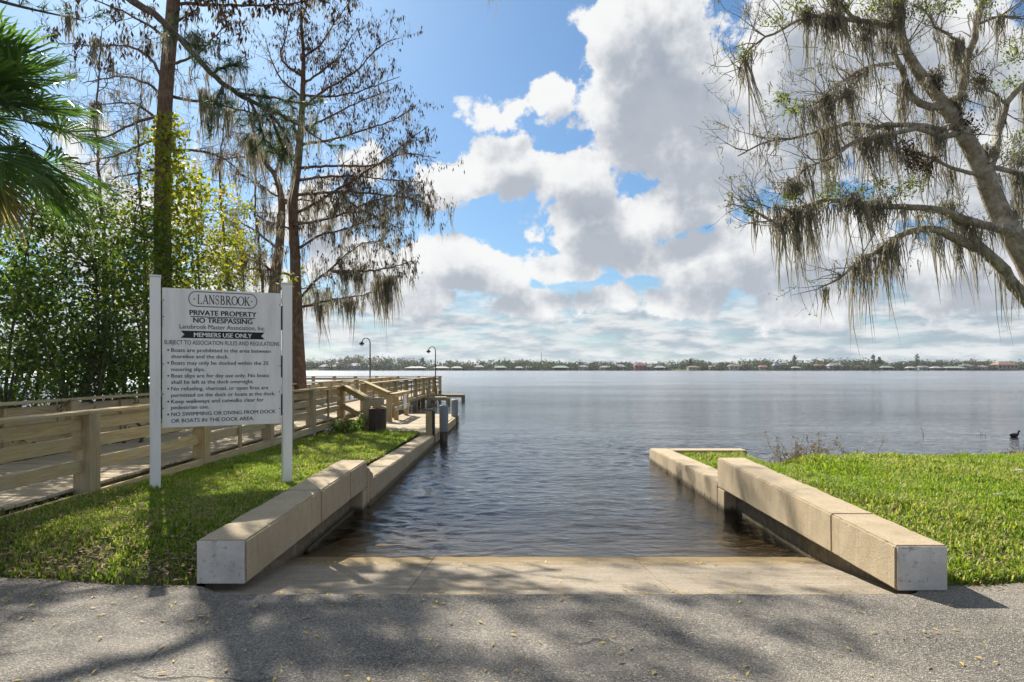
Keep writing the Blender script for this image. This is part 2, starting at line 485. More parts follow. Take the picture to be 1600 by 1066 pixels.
def asphalt():
    k = Mat('worn_asphalt', 0.85, 0.25)
    v = k.coords()
    big = k.noise(v, 0.9, 5, 0.6, 0.35, 0.68)
    chips = k.N.new('ShaderNodeTexVoronoi'); k.L.new(v, chips.inputs['Vector']); chips.inputs['Scale'].default_value = 125
    hsv = k.N.new('ShaderNodeSeparateColor'); k.L.new(chips.outputs['Color'], hsv.inputs[0])
    stone = k.ramp(hsv.outputs[0], 0.0, 1.0)
    c = k.mix(stone, (0.055, 0.050, 0.043), (0.215, 0.197, 0.168))
    c2 = k.mix(stone, (0.125, 0.113, 0.094), (0.32, 0.29, 0.242))
    c = k.mix(big, c, c2)
    c = k.mix(k.math('MULTIPLY', k.noise(v, 0.55, 6, 0.66, 0.5, 0.68), 0.55), c, k.mix(stone, (0.03, 0.028, 0.025), (0.13, 0.12, 0.105)))
    c = k.mix(k.math('MULTIPLY', k.noise(k.coords((0.5, 1.6, 1)), 1.3, 6, 0.7, 0.54, 0.72), 0.5), c, (0.33, 0.295, 0.235))
    pale = k.ramp(hsv.outputs[1], 0.88, 0.92)
    c = k.mix(k.math('MULTIPLY', pale, 0.6), c, (0.46, 0.42, 0.36))
    cr = k.N.new('ShaderNodeTexVoronoi'); cr.feature = 'DISTANCE_TO_EDGE'
    nz = k.N.new('ShaderNodeTexNoise'); k.L.new(v, nz.inputs['Vector']); nz.inputs['Scale'].default_value = 2.2; nz.inputs['Detail'].default_value = 5
    mv = k.N.new('ShaderNodeVectorMath'); mv.operation = 'MULTIPLY_ADD'; k.L.new(nz.outputs['Color'], mv.inputs[0]); mv.inputs[1].default_value = (.7, .7, .7); k.L.new(v, mv.inputs[2])
    k.L.new(mv.outputs[0], cr.inputs['Vector']); cr.inputs['Scale'].default_value = 0.42
    crack = k.math('MULTIPLY', k.ramp(cr.outputs['Distance'], 0.004, 0.009, 1.0, 0.0), k.noise(v, 0.7, 3, 0.5, 0.54, 0.66))
    c = k.mix(k.math('MULTIPLY', crack, 0.8), c, (0.03, 0.03, 0.03))
    k.color(c)
    k.bump(k.math('SUBTRACT', chips.outputs['Distance'], k.math('MULTIPLY', crack, 2.0)), 0.8, 0.006)
    return k.m
M['asphalt'] = asphalt()

def soil():
    k = Mat('lawn_soil', 1.0, 0.1)
    v = k.coords()
    c = k.mix(k.noise(v, 6, 6, 0.65), (0.075, 0.062, 0.030), (0.15, 0.125, 0.062))
    c = k.mix(k.noise(v, 1.3, 4, 0.6, 0.35, 0.65), c, (0.07, 0.10, 0.025))
    k.color(c); k.bump(k.noise(v, 30, 5, 0.7), 0.6, 0.02)
    return k.m
M['soil'] = soil()

def leafy(name, dark, light, third=None, trans=0.45, rough=0.5, spec=0.25, through=(1.5, 1.45, 0.75)):
    """Thin foliage: reflects and lets light through; tint picks the leaf's own colour."""
    k = Mat(name, rough, spec)
    t = k.attr()
    r = k.N.new('ShaderNodeValToRGB'); k.L.new(t, r.inputs[0])
    e = r.color_ramp.elements
    e[0].color = tuple(dark) + (1,); e[1].color = tuple(light) + (1,)
    if third is not None:
        e[1].position = 0.8; n = e.new(1.0); n.color = tuple(third) + (1,)
    k.color(r.outputs[0])
    tr = k.N.new('ShaderNodeBsdfTranslucent')
    g = k.N.new('ShaderNodeMix'); g.data_type = 'RGBA'; g.blend_type = 'MULTIPLY'; g.inputs['Factor'].default_value = 1.0
    k.L.new(r.outputs[0], g.inputs[6]); g.inputs[7].default_value = tuple(through) + (1,)
    k.L.new(g.outputs[2], tr.inputs['Color'])
    ms = k.N.new('ShaderNodeMixShader'); ms.inputs[0].default_value = trans
    k.L.new(k.b.outputs[0], ms.inputs[1]); k.L.new(tr.outputs[0], ms.inputs[2]); k.L.new(ms.outputs[0], k.out.inputs['Surface'])
    return k.m

def bark(name, a, b, c3, vs=(5, 5, 1.2), lich=0.5):
    k = Mat(name, 0.95, 0.1)
    v = k.coords(vs)
    n = k.noise(v, 4.0, 6, 0.65, 0.3, 0.7)
    c = k.mix(n, a, b)
    c = k.mix(k.math('MULTIPLY', k.noise(k.coords(), 6.0, 5, 0.6, 0.48, 0.62), lich), c, c3)
    k.color(c); k.bump(n, 0.8, 0.03)
    return k.m
M['bark_oak'] = bark('lichened_oak_bark', (0.19, 0.155, 0.115), (0.38, 0.33, 0.26), (0.46, 0.46, 0.39), (4, 4, 4), 0.75)
M['bark_cypress'] = bark('reddish_cypress_bark', (0.095, 0.058, 0.04), (0.28, 0.18, 0.125), (0.32, 0.28, 0.22), (9, 9, 0.8), 0.45)
M['bark_pine'] = bark('pine_bark', (0.07, 0.05, 0.038), (0.19, 0.145, 0.105), (0.25, 0.24, 0.19), (6, 6, 3), 0.5)
M['bark_bush'] = bark('shrub_bark', (0.06, 0.05, 0.035), (0.15, 0.12, 0.085), (0.2, 0.2, 0.15), (6, 6, 2), 0.4)
M['moss'] = leafy('hanging_moss', (0.155, 0.145, 0.115), (0.38, 0.355, 0.285), None, 0.5, 1.0, 0.0, (1.0, 0.98, 0.88))
M['tassel'] = leafy('dry_cypress_tassels', (0.045, 0.03, 0.025), (0.12, 0.075, 0.055), None, 0.25, 1.0, 0.0)
M['leaf_bush'] = leafy('bush_leaves', (0.042, 0.085, 0.022), (0.135, 0.215, 0.042), (0.26, 0.29, 0.055), 0.58)
M['leaf_dark'] = leafy('dark_bush_leaves', (0.030, 0.066, 0.02), (0.09, 0.155, 0.038), (0.18, 0.23, 0.05), 0.52)
M['leaf_vine'] = leafy('yellow_green_vine_leaves', (0.13, 0.20, 0.028), (0.38, 0.37, 0.05), (0.48, 0.29, 0.04), 0.52)
M['leaf_oak'] = leafy('oak_leaves', (0.06, 0.09, 0.025), (0.19, 0.23, 0.05), (0.24, 0.15, 0.09), 0.5)
M['needle'] = leafy('pine_needles', (0.035, 0.08, 0.035), (0.10, 0.17, 0.065), None, 0.3)
M['frond'] = leafy('palm_frond', (0.030, 0.085, 0.022), (0.12, 0.22, 0.05), (0.34, 0.24, 0.10), 0.45, 0.33, 0.5)
M['grass'] = leafy('grass_blades', (0.095, 0.18, 0.022), (0.31, 0.415, 0.046), (0.47, 0.40, 0.22), 0.45, 0.45)
M['litter'] = leafy('fallen_leaf_litter', (0.16, 0.10, 0.065), (0.36, 0.25, 0.17), (0.45, 0.36, 0.30), 0.15, 0.9)
M['leaf_fallen'] = leafy('fallen_yellow_leaves', (0.36, 0.26, 0.10), (0.60, 0.45, 0.13), (0.55, 0.47, 0.33), 0.15, 0.7)
M['reed'] = leafy('dry_reeds', (0.16, 0.12, 0.075), (0.33, 0.26, 0.17), None, 0.2, 0.9)
def sign_white():
    k = Mat('weathered_sign_white', 0.45, 0.3)
    v = k.coords((3, 3, 0.5))
    c = k.mix(k.noise(v, 2.0, 6, 0.7, 0.45, 0.8), (0.84, 0.825, 0.80), (0.66, 0.645, 0.60))
    c = k.mix(k.math('MULTIPLY', k.noise(k.coords(), 22, 6, 0.75, 0.62, 0.70), 0.35), c, (0.42, 0.39, 0.33))
    k.color(c); return k.m
M['sign_face'] = sign_white()
M['white_paint'] = sign_white()
M['letter_white'] = plain('white_lettering', (0.84, 0.82, 0.80), 0.45)
M['letter'] = plain('dark_lettering', (0.018, 0.018, 0.022), 0.5)
M['letter_grey'] = plain('grey_pill_outline', (0.16, 0.17, 0.17), 0.5)
M['metal_dark'] = plain('dark_painted_metal', (0.03, 0.028, 0.026), 0.5)
M['metal_pole'] = plain('brown_lamp_metal', (0.075, 0.06, 0.045), 0.5)
M['bin_slat'] = plain('dark_brown_bin_slats', (0.085, 0.055, 0.045), 0.5)
M['pile_grey'] = plain('grey_pile_wrap', (0.20, 0.22, 0.235), 0.55)
M['paper'] = plain('white_notice_board', (0.62, 0.63, 0.66), 0.6)

# ---------------------------------------------------------------- the setting
def ss(a, b, x):
    t = np.clip((np.asarray(x, dtype=np.float64) - a) / (b - a), 0, 1)
    return t * t * (3 - 2 * t)

_rng = np.random.default_rng(11)
_ph = _rng.uniform(0, 6.28, 12)
def wob(x, y=0.0, f=1.0):
    x = np.asarray(x, dtype=np.float64) * f; y = np.asarray(y, dtype=np.float64) * f
    return (np.sin(1.7 * x + _ph[0] + 0.8 * y) + 0.6 * np.sin(3.9 * x + _ph[1] - 2.1 * y) + 0.4 * np.sin(8.3 * x + _ph[2] + 5.0 * y) + 0.5 * np.sin(2.9 * y + _ph[3])) / 2.5

XL, XLO, XR, XRO = -2.0, -2.37, 2.74, 3.12       # inner and outer faces of the two ramp walls
WATER_Z = -0.27

def road_edge(x):
    x = np.asarray(x, dtype=np.float64)
    inside = ss(-2.35, -2.05, x) * (1 - ss(2.80, 3.05, x))
    e = 5.04 + 0.035 * wob(x, 0, 2.0) + 0.25 * ss(-3.0, -6.0, x)
    return e * (1 - inside) + (4.84 + 0.012 * wob(x, 0, 3.0)) * inside

def road_z(x, y):
    return 0.012 * wob(x, y, 0.35) * ss(4.6, 3.0, y) + 0.05 * ss(2.9, 4.6, np.abs(np.asarray(x) - 0.37)) * ss(3.0, 4.9, y)

def shore_left(x):
    return 17.0 + 7.5 * ss(-4.6, -7.4, x)

def zleft(x, y):
    z = -0.16 + 0.19 * ss(-0.12, 0.10, np.asarray(y) - road_edge(x)) + 0.17 * ss(5.0, 6.1, y) - 0.09 * ss(7.0, 9.5, y) - 0.07 * ss(9.5, 12.5, y) - 0.06 * ss(12.5, 17, y)
    z = z + 0.02 * wob(x, y, 0.8) * ss(5.0, 6.0, y)
    over = np.maximum(0, np.asarray(y) - shore_left(x))
    return z - 0.30 * over - 0.15 * ss(0, 0.4, over)

def zright(x, y):
    z = -0.16 + 0.19 * ss(-0.12, 0.10, np.asarray(y) - road_edge(x)) + 0.18 * ss(5.0, 7.0, y) + 0.02 * wob(x, y, 0.7) * ss(5.0, 6.0, y)
    t = ss(4.45, 4.75, x)
    end = 11.3 + 0.25 * wob(x, 0, 0.7) + 0.5 * ss(6, 10, x)
    inner = -0.13 * ss(8.0, 9.6, y) - 0.21 * ss(9.9, 12.6, y)
    outer = -0.65 * ss(end - 0.5, end + 2.2, y) - 0.06 * ss(9, 11.3, y)
    return z + inner * (1 - t) + outer * t - 0.3 * np.maximum(0, np.asarray(y) - 14.2)

def grid_mesh(name, xs, yfun, rows, zfun, mat, skirt=0.0, tops=None):
    """Sheet over xs x rows; yfun(x, t) gives y for row fraction t."""
    xs = np.asarray(xs); t = np.asarray(rows)
    X = np.repeat(xs[:, None], len(t), 1); Y = yfun(X, t[None, :] + 0 * X); Z = zfun(X, Y)
    V = np.stack([X, Y, Z], -1).reshape(-1, 3)
    n, m = len(xs), len(t)
    i = np.arange(n - 1)[:, None] * m + np.arange(m - 1)[None, :]
    q = np.stack([i, i + m, i + m + 1, i + 1], -1).reshape(-1, 4)
    G = Geo(); G.add(V, quads=q)
    if skirt:
        e = V.reshape(n, m, 3)[:, -1, :]
        e2 = e.copy(); e2[:, 2] -= skirt; e2[:, 1] -= 0.01
        k = np.arange(n - 1)
        G.add(np.concatenate([e, e2]), quads=np.stack([k, k + 1, k + 1 + n, k + n], -1))
    return G.mesh(name, mat, smooth=True)

xs = np.concatenate([np.linspace(-60, -9, 30), np.arange(-8.9, 9.0, 0.06), np.linspace(9.1, 60, 30)])
rows = np.concatenate([np.linspace(0, 0.80, 12), np.linspace(0.82, 1.0, 40)])
road = link('road', grid_mesh('road', xs, lambda x, t: -30 + (road_edge(x) + 30) * t, rows, road_z, M['asphalt'], skirt=0.12))
tag(road, 'worn grey asphalt apron with dappled shade in front of the ramp', kind='structure')

xs = np.concatenate([np.linspace(-60, -13, 30), np.arange(-12.9, -2.5, 0.12), np.array([-2.44, XLO + .004])])
rows = np.concatenate([np.arange(4.7, 7.0, 0.07), np.arange(7.0, 34.0, 0.25)])
lawn_l = link('left_bank_ground', grid_mesh('left_bank_ground', xs, lambda x, t: t, rows, zleft, M['soil']))
tag(lawn_l, 'sloping soil bank under grass and trees beside the boardwalk', kind='structure')
xs = np.concatenate([np.array([XRO - .004]), np.arange(3.2, 14, 0.12), np.linspace(14.1, 60, 30)])
rows = np.concatenate([np.arange(4.7, 7.0, 0.07), np.arange(7.0, 24.0, 0.2)])
lawn_r = link('right_bank_ground', grid_mesh('right_bank_ground', xs, lambda x, t: t, rows, zright, M['soil']))
tag(lawn_r, 'low soil bank under the lawn right of the ramp', kind='structure')

# lake bed and lake
def bed_mat():
    k = Mat('lake_bed_mud', 1.0, 0.1)
    k.color(k.mix(k.noise(k.coords(), 1.5, 5, 0.6), (0.055, 0.042, 0.022), (0.11, 0.085, 0.045)))
    return k.m
M['bed'] = bed_mat()
bed = link('lake_bed', poly_mesh('lake_bed', [(-1490, -20, -2.6), (1490, -20, -2.6), (1490, 990, -2.6), (-1490, 990, -2.6)], [(0, 1, 2, 3)], M['bed']))
tag(bed, 'dark muddy bottom of the lake', kind='structure')

def water_mat():
    k = Mat('rippled_lake_water')
    N, L = k.N, k.L
    N.remove(k.b)
    tc = N.new('ShaderNodeNewGeometry')
    def wave(scale, sx, sy, rot, detail, rough):
        m = N.new('ShaderNodeMapping'); L.new(tc.outputs['Position'], m.inputs[0])
        m.inputs['Scale'].default_value = (sx, sy, 1); m.inputs['Rotation'].default_value = (0, 0, rot)
        n = N.new('ShaderNodeTexNoise'); L.new(m.outputs[0], n.inputs['Vector'])
        n.inputs['Scale'].default_value = scale; n.inputs['Detail'].default_value = detail; n.inputs['Roughness'].default_value = rough
        return n.outputs['Fac']
    a = wave(0.55, 0.45, 1.0, 0.15, 2, 0.5)
    b = wave(2.3, 0.55, 1.0, -0.2, 3, 0.55)
    c = wave(8.0, 0.7, 1.0, 0.3, 3, 0.6)
    e = wave(24.0, 0.8, 1.0, -0.4, 2, 0.6)
    patch = wave(0.10, 0.35, 1.0, 0.1, 3, 0.5)
    amp = k.ramp(patch, 0.35, 0.65, 0.55, 1.25)
    h = k.math('ADD', k.math('MULTIPLY', a, 0.07), k.math('ADD', k.math('MULTIPLY', b, 0.035), k.math('ADD', k.math('MULTIPLY', c, 0.018), k.math('MULTIPLY', e, 0.0055))))
    h = k.math('MULTIPLY', h, amp)
    bp = N.new('ShaderNodeBump'); L.new(h, bp.inputs['Height']); bp.inputs['Strength'].default_value = 1.0; bp.inputs['Distance'].default_value = 1.0
    fr = N.new('ShaderNodeFresnel'); fr.inputs['IOR'].default_value = 1.33; L.new(bp.outputs[0], fr.inputs['Normal'])
    sp = N.new('ShaderNodeSeparateXYZ'); L.new(tc.outputs['Position'], sp.inputs[0])
    gl = N.new('ShaderNodeBsdfGlossy'); L.new(k.ramp(sp.outputs[1], 12.0, 90.0, 0.04, 0.15), gl.inputs['Roughness'])   # the open lake is choppier than the sheltered ramp
    gl.inputs['Color'].default_value = (0.97, 0.98, 1.0, 1); L.new(bp.outputs[0], gl.inputs['Normal'])
    tr = N.new('ShaderNodeBsdfTransparent')
    mx = N.new('ShaderNodeMixShader'); L.new(fr.outputs[0], mx.inputs[0]); L.new(tr.outputs[0], mx.inputs[1]); L.new(gl.outputs[0], mx.inputs[2])
    L.new(mx.outputs[0], k.out.inputs['Surface'])
    va = N.new('ShaderNodeVolumeAbsorption'); va.inputs['Color'].default_value = (0.62, 0.50, 0.26, 1); va.inputs['Density'].default_value = 1.7
    L.new(va.outputs[0], k.out.inputs['Volume'])
    return k.m
M['water'] = water_mat()
def closed_box(x0, x1, y0, y1, z0, z1):
    v = [(x, y, z) for z in (z0, z1) for y in (y0, y1) for x in (x0, x1)]
    return v, [(0, 2, 3, 1), (4, 5, 7, 6), (0, 1, 5, 4), (2, 6, 7, 3), (0, 4, 6, 2), (1, 3, 7, 5)]
def lake_mesh():
    """Closed body of water; its surface near the ramp carries real ripples."""
    xs = np.concatenate([[-1500, -600, -150, -60, -30, -18, -12, -9], np.arange(-7.6, 15.0, .042), [15.5, 17, 20, 26, 40, 80, 200, 700, 1500]])
    ys = [3.0, 5.5]
    while ys[-1] < 60: ys.append(ys[-1] + (.024 if ys[-1] < 7 else .024 * (ys[-1] / 7.0) ** 1.55))
    ys = np.array(ys + [70, 90, 130, 220, 400, 700, 1000])
    X, Y = np.meshgrid(xs, ys, indexing='ij')
    rng = np.random.default_rng(77)
    Z = np.zeros_like(X); n = 64
    lam = np.exp(rng.uniform(np.log(.085), np.log(.55), n)); ang = rng.normal(1.62, .75, n); ph_ = rng.uniform(0, 6.283, n)
    for l, a_, p_ in zip(lam, ang, ph_):
        k = 6.283 / l; fade = ss(46 * l ** .55, 16 * l ** .55, Y)
        ph2 = k * (X * math.cos(a_) + Y * math.sin(a_)) + p_ + .8 * wob(X * .6 + p_, Y * .6, .9)
        Z += (.023 * l / 6.283) * (np.sin(ph2) + .25 * np.sin(2 * ph2 + .6)) * fade
    gust = .35 + 1.0 * ss(-.55, .6, wob(X * .30 + .1 * Y, Y * .20, 1.0))
    shallow = .35 + .65 * ss(6.7, 8.2, Y)
    edge = ss(-7.6, -7.0, X) * ss(15.0, 14.0, X)
    Z = WATER_Z + Z * gust * shallow * edge
    Z += .006 * wob(X * 1.5, Y * .9, 1.0) * edge * ss(14, 8, Y)
    nx, ny = X.shape
    V = np.stack([X, Y, Z], -1).reshape(-1, 3)
    i = np.arange(nx - 1)[:, None] * ny + np.arange(ny - 1)[None, :]
    q = np.stack([i, i + ny, i + ny + 1, i + 1], -1).reshape(-1, 4)
    G = Geo(); G.add(V, quads=q)
    # sides and bottom share the rim vertices by position
    rim = np.concatenate([np.arange(nx) * ny, (nx - 1) * ny + np.arange(1, ny), (np.arange(nx - 1)[::-1]) * ny + ny - 1, np.arange(1, ny - 1)[::-1]])
    low = V[rim].copy(); low[:, 2] = -4.0; m = len(rim); base = len(V)
    k = np.arange(m); j = (k + 1) % m
    G.f4.append(np.stack([rim[j], rim[k], base + k, base + j], -1).astype(np.int32)); G.t4.append(np.zeros(m, np.float32))
    G.v.append(low.astype(np.float32)); G.n += m
    c = np.array([[0, 500, -4.0]], np.float32); ci = G.n; G.v.append(c); G.n += 1
    G.f3.append(np.stack([base + j, base + k, np.full(m, ci)], -1).astype(np.int32)); G.t3.append(np.zeros(m, np.float32))
    return G.mesh('lake_water', M['water'], True)
lake = link('lake_water', lake_mesh())
tag(lake, 'rippled grey blue lake reaching to the far shore', kind='structure')

# boat ramp: three broomed concrete slabs with open joints
def ramp_z(y): return -0.012 - 0.125 * (y - 4.70)
ramp = empty('boat_ramp'); tag(ramp, 'tan concrete boat ramp sloping into the lake', kind='structure')
for k, (a, b) in enumerate(((-2.36, -0.8025), (-0.80, 1.1665), (1.169, 3.1))):
    ys = (4.66, 15.0)
    bv = [(a, ys[0], ramp_z(ys[0]) - .2), (b, ys[0], ramp_z(ys[0]) - .2), (b, ys[1], ramp_z(ys[1]) - .2), (a, ys[1], ramp_z(ys[1]) - .2)]
    tv = [(x, y, z + .2) for x, y, z in bv]
    hexa('slab', bv, tv, M['ramp'], ramp, 0.003)

# ---------------------------------------------------------------- ramp walls
_chip = np.random.default_rng(19)
def weather(o, x0, x1, y0, y1, amt=.6):
    """Slice a block and wear its faces and long edges unevenly."""
    me = o.data; bm = bmesh.new(); bm.from_mesh(me)
    def cut(co, no):
        bmesh.ops.bisect_plane(bm, geom=list(bm.verts) + list(bm.edges) + list(bm.faces), dist=1e-5, plane_co=co, plane_no=no)
    step = max(.035, (y1 - y0) / 70)
    for y_ in np.arange(y0 + step, y1 - step * .5, step): cut((0, y_ + _chip.uniform(-.3, .3) * step, 0), (0, 1, 0))
    for x_ in (x0 + .03, (x0 + x1) / 2, x1 - .03): cut((x_, 0, 0), (1, 0, 0))
    zt = max(v.co.z for v in bm.verts)
    for z_ in (zt - .05, zt - .16, .06): cut((0, 0, z_), (0, 0, 1))
    ph = _chip.uniform(0, 6, 4)
    for v in bm.verts:
        x, y_, z = v.co
        n = math.sin(9 * y_ + ph[0]) * .5 + math.sin(23 * y_ + ph[1] + 7 * z) * .3 + math.sin(5 * y_ - 11 * z + ph[2]) * .4
        ex = min(abs(x - x0), abs(x - x1)); 
        top = zt - z
        chip = max(0, math.sin(13 * y_ + ph[3]) * math.sin(31 * y_ + ph[1]) + _chip.uniform(-.4, .5) - .55) if (ex < .02 and top < .03) else 0
        sx = 1 if abs(x - x0) < abs(x - x1) else -1
        v.co.x += sx * (.0035 * n + .022 * chip * amt) * (ex < .04)
        v.co.z -= (.003 * n + .016 * chip * amt) * (top < .06)
    bm.normal_update(); bm.to_mesh(me); bm.free(); me.update()

def seg_wall(name, x0, x1, y0, y1, zb0, zb1, zt0, zt1, mat, parent, bevel=0.012):
    o = hexa(name, [(x0, y0, zb0), (x1, y0, zb0), (x1, y1, zb1), (x0, y1, zb1)], [(x0, y0, zt0), (x1, y0, zt0), (x1, y1, zt1), (x0, y1, zt1)], mat, parent, bevel)
    if name in ('beam_segment', 'low_wall_segment'): weather(o, x0, x1, y0, y1)
    return o

wl = empty('ramp_wall', (0, 0, 0))
tag(wl, 'tan concrete wall with shaded face between the sign and the ramp, white painted end', 'wall')
for a, b in ((5.075, 7.05), (7.056, 8.30), (8.306, 9.22)):
    seg_wall('beam_segment', XLO, XL, a, b, 0.0, 0.0, .325 + .01 * (a - 5), .325 + .01 * (b - 5), M['concrete'], wl, 0.014)
seg_wall('painted_end', XLO + .008, XL - .008, 5.063, 5.073, .004, .004, .32, .32, M['painted_end'], wl, 0.003)
seg_wall('recessed_wall', XLO + .02, XL - .15, 5.15, 8.95, -1.4, -1.4, -.003, -.003, M['concrete_dark'], wl)
seg_wall('pier_block', XLO, XL, 8.95, 9.22, -1.6, -1.6, -.003, -.003, M['concrete'], wl)
seg_wall('step_block', XLO, XL, 9.224, 9.42, -1.6, -1.6, .27, .22, M['concrete'], wl)
seg_wall('step_block', XLO, XL, 9.424, 9.62, -1.6, -1.6, .20, .13, M['concrete'], wl)
for a, b in ((9.624, 12.0), (12.006, 14.4), (14.406, 16.85)):
    za, zb = .08 - .017 * (a - 9.2), .08 - .017 * (b - 9.2)
    seg_wall('low_wall_segment', XLO, XL, a, b, -1.8, -1.8, za, zb, M['concrete'], wl, 0.014)
seg_wall('footing', XL - .05, XL + .035, 9.25, 16.85, -1.8, -1.8, -.245, -.245, M['concrete'], wl)
seg_wall('footing', XL - .14, XL - .10, 6.95, 8.94, -1.8, -1.8, -.245, -.245, M['concrete'], wl)

wr = empty('ramp_wall', (0, 0, 0))
tag(wr, 'sunlit tan concrete wall along the lawn, turning a corner out in the lake', 'wall')
for a, b in ((4.92, 5.92), (5.926, 9.25)):
    seg_wall('beam_segment', XR, XRO, a, b, 0.0, 0.0, .325 + .0155 * (a - 4.9), .325 + .0155 * (b - 4.9), M['concrete'], wr, 0.014)
seg_wall('painted_end', XR + .012, XRO - .012, 4.908, 4.918, .004, .004, .318, .318, M['painted_end'], wr, 0.003)
seg_wall('recessed_wall', XR + .15, XRO - .02, 5.0, 8.95, -1.4, -1.4, -.003, -.003, M['concrete_dark'], wr)
seg_wall('pier_block', XR, XRO, 8.95, 9.25, -1.6, -1.6, -.003, -.003, M['concrete'], wr)
seg_wall('low_wall_segment', XR, XRO, 9.255, 13.95, -1.8, -1.8, .08, -.03, M['concrete'], wr, 0.014)
seg_wall('corner_return_wall', XRO + .005, 4.62, 13.58, 13.95, -1.8, -1.8, -.03, -.03, M['concrete'], wr, 0.014)

# ---------------------------------------------------------------- boardwalk
bw = empty('boardwalk', (-5.9, 7.0, 0.0))
tag(bw, 'long weathered timber boardwalk with slatted railings running out over the lake', 'boardwalk')
bw.matrix_parent_inverse = Matrix.Identity(4)
OX, OY = -5.9, 7.0
def B(name, x0, x1, y0, y1, z0, z1, mat, bevel=0.004, parent=None):
    return box(name, x0 - OX, x1 - OX, y0 - OY, y1 - OY, z0, z1, mat, parent or bw, bevel)
XN, XF = -4.8, -7.05       # near and far railing lines
DZ = 0.28                  # deck top
Y0, Y1 = 3.5, 40.3
rr = random.Random(5)
y = Y0
while y < Y1:
    jx = rr.uniform(-.012, .012)
    o = B('deck_plank', XF - .02, XN - .07, 0, .138, DZ - .038, DZ, M['wood_x'], .005)
    o.location = ((XF + XN - .09) / 2 + jx - OX, y + .07 - OY, DZ - .019 + rr.uniform(-.003, .003))
    o.rotation_euler = (0, 0, rr.uniform(-.002, .002))
    y += .15
big = [4.86 + 2.8 * k for k in range(13)]
big[-1] = 38.0
big.append(40.2)
gap = (18.95, 21.75)   # stair opening in the near railing
def zbase(x, y):
    return float(zleft(x, y)) - .15 if y < shore_left(x) + .5 else -2.6
for side, X in ((1, XN), (-1, XF)):
    prev = Y0
    for k, yb in enumerate(big):
        s = .10 if side == 1 else .09
        yy = yb + (0.0 if side == 1 else 0.35)
        if yy > Y1: continue
        B('rail_post', X - s, X + s * 0.9, yy - s, yy + s, zbase(X, yy), 1.088, M['wood_z'], .008)
        if k + 1 < len(big):
            yn = big[k + 1] + (0.0 if side == 1 else 0.35)
            if side == 1 and abs(yy - gap[0]) < .9: continue
            ym = (yy + yn) / 2
            if k < len(big) - 2:
                B('baluster', X - .0, X + .038, ym - .045, ym + .045, DZ - .17, 1.048, M['wood_z'], .004)
            for z0, z1 in ((.905, 1.045), (.71, .85), (.45, .59)):
                B('rail_board', X - .042, X - .004, yy - .04 + .045, yn + .04 - .048, z0, z1, M['wood_y'], .005)
            B('rail_cap', X - .10, X + .085, yy + .003 - .1, yn - .003 - .1, 1.09, 1.13, M['wood_y'], .006)
            B('fascia_board', X + (.045 if side == 1 else -.082), X + (.082 if side == 1 else -.045), yy + .104, yn - .104, DZ - .195, DZ - .045, M['wood_y'], .005)
    # joists under the deck, one run per side
    B('stringer', X - .02 - (.3 * side if side == 1 else -.3), X + .04 - (.3 * side if side == 1 else -.3), Y0, Y1, DZ - .25, DZ - .041, M['wood_y'], .004)
    B('fascia_board', X + (.045 if side == 1 else -.082), X + (.082 if side == 1 else -.045), Y0, big[0] - .11, DZ - .195, DZ - .045, M['wood_y'], .005)
    for z0, z1 in ((.905, 1.045), (.71, .85), (.45, .59)):
        B('rail_board', X - .042, X - .004, Y0, big[0] - .01, z0, z1, M['wood_y'], .005)
    B('rail_cap', X - .10, X + .085, Y0, big[0] - .11, 1.09, 1.13, M['wood_y'], .006)
for yb in big[6:]:
    B('cross_beam', XF, XN, yb - .34, yb - .24, DZ - .40, DZ - .255, M['wood_x'], .006)
# end railing of the walk
# stairs down to the landing: treads and sloping hand rails
def BR(name, p, q, w, h, mat, bevel=.006):
    return bar(name, (p[0] - OX, p[1] - OY, p[2]), (q[0] - OX, q[1] - OY, q[2]), w, h, mat, bw, bevel)
P1, P2 = (XN, 18.95), (XN, 21.75)
N1, N2 = (-3.74, 17.25), (-3.78, 20.5)
for k, (t, z) in enumerate(((.16, .20), (.52, .115))):
    dx, dy = N1[0] - P1[0], N1[1] - P1[1]
    a0, a1 = t, t + .34
    c = lambda p, u: (p[0] + dx * u + .02, p[1] + dy * u)
    q = [c(P1, a0), c(P1, a1), c(P2, a1), c(P2, a0)]
    q = [(x - OX, y_ - OY) for x, y_ in q]
    hexa('step', [(x, y_, -.25) for x, y_ in q], [(x, y_, z) for x, y_ in q], M['wood_y'], bw, .008)
for (p, n) in ((P1, N1), (P2, N2)):
    BR('hand_rail', (p[0] + .02, p[1] - .06, 1.09), (n[0] - .02, n[1] + .09, .78), .045, .15, M['wood_y'])
    BR('hand_rail', (p[0] + .02, p[1] - .06, .56), (n[0] - .02, n[1] + .09, .33), .045, .14, M['wood_y'])
    B('newel_post', n[0] - .08, n[0] + .08, n[1] - .08, n[1] + .08, -.3, .80, M['wood_z'], .008)
    BR('hand_rail_cap', (p[0] + .02, p[1] - .10, 1.185), (n[0], n[1] + .02, .875), .15, .04, M['wood_y'])
BR('landing_rail', (N1[0] - .06, N1[1] + .02, .835), (N1[0] + .40, N1[1] + .10, .835), .16, .05, M['wood_x'])
BR('landing_rail', (N1[0] - .02, N1[1] - .02, .73), (N1[0] + .40, N1[1] + .04, .73), .045, .13, M['wood_x'])

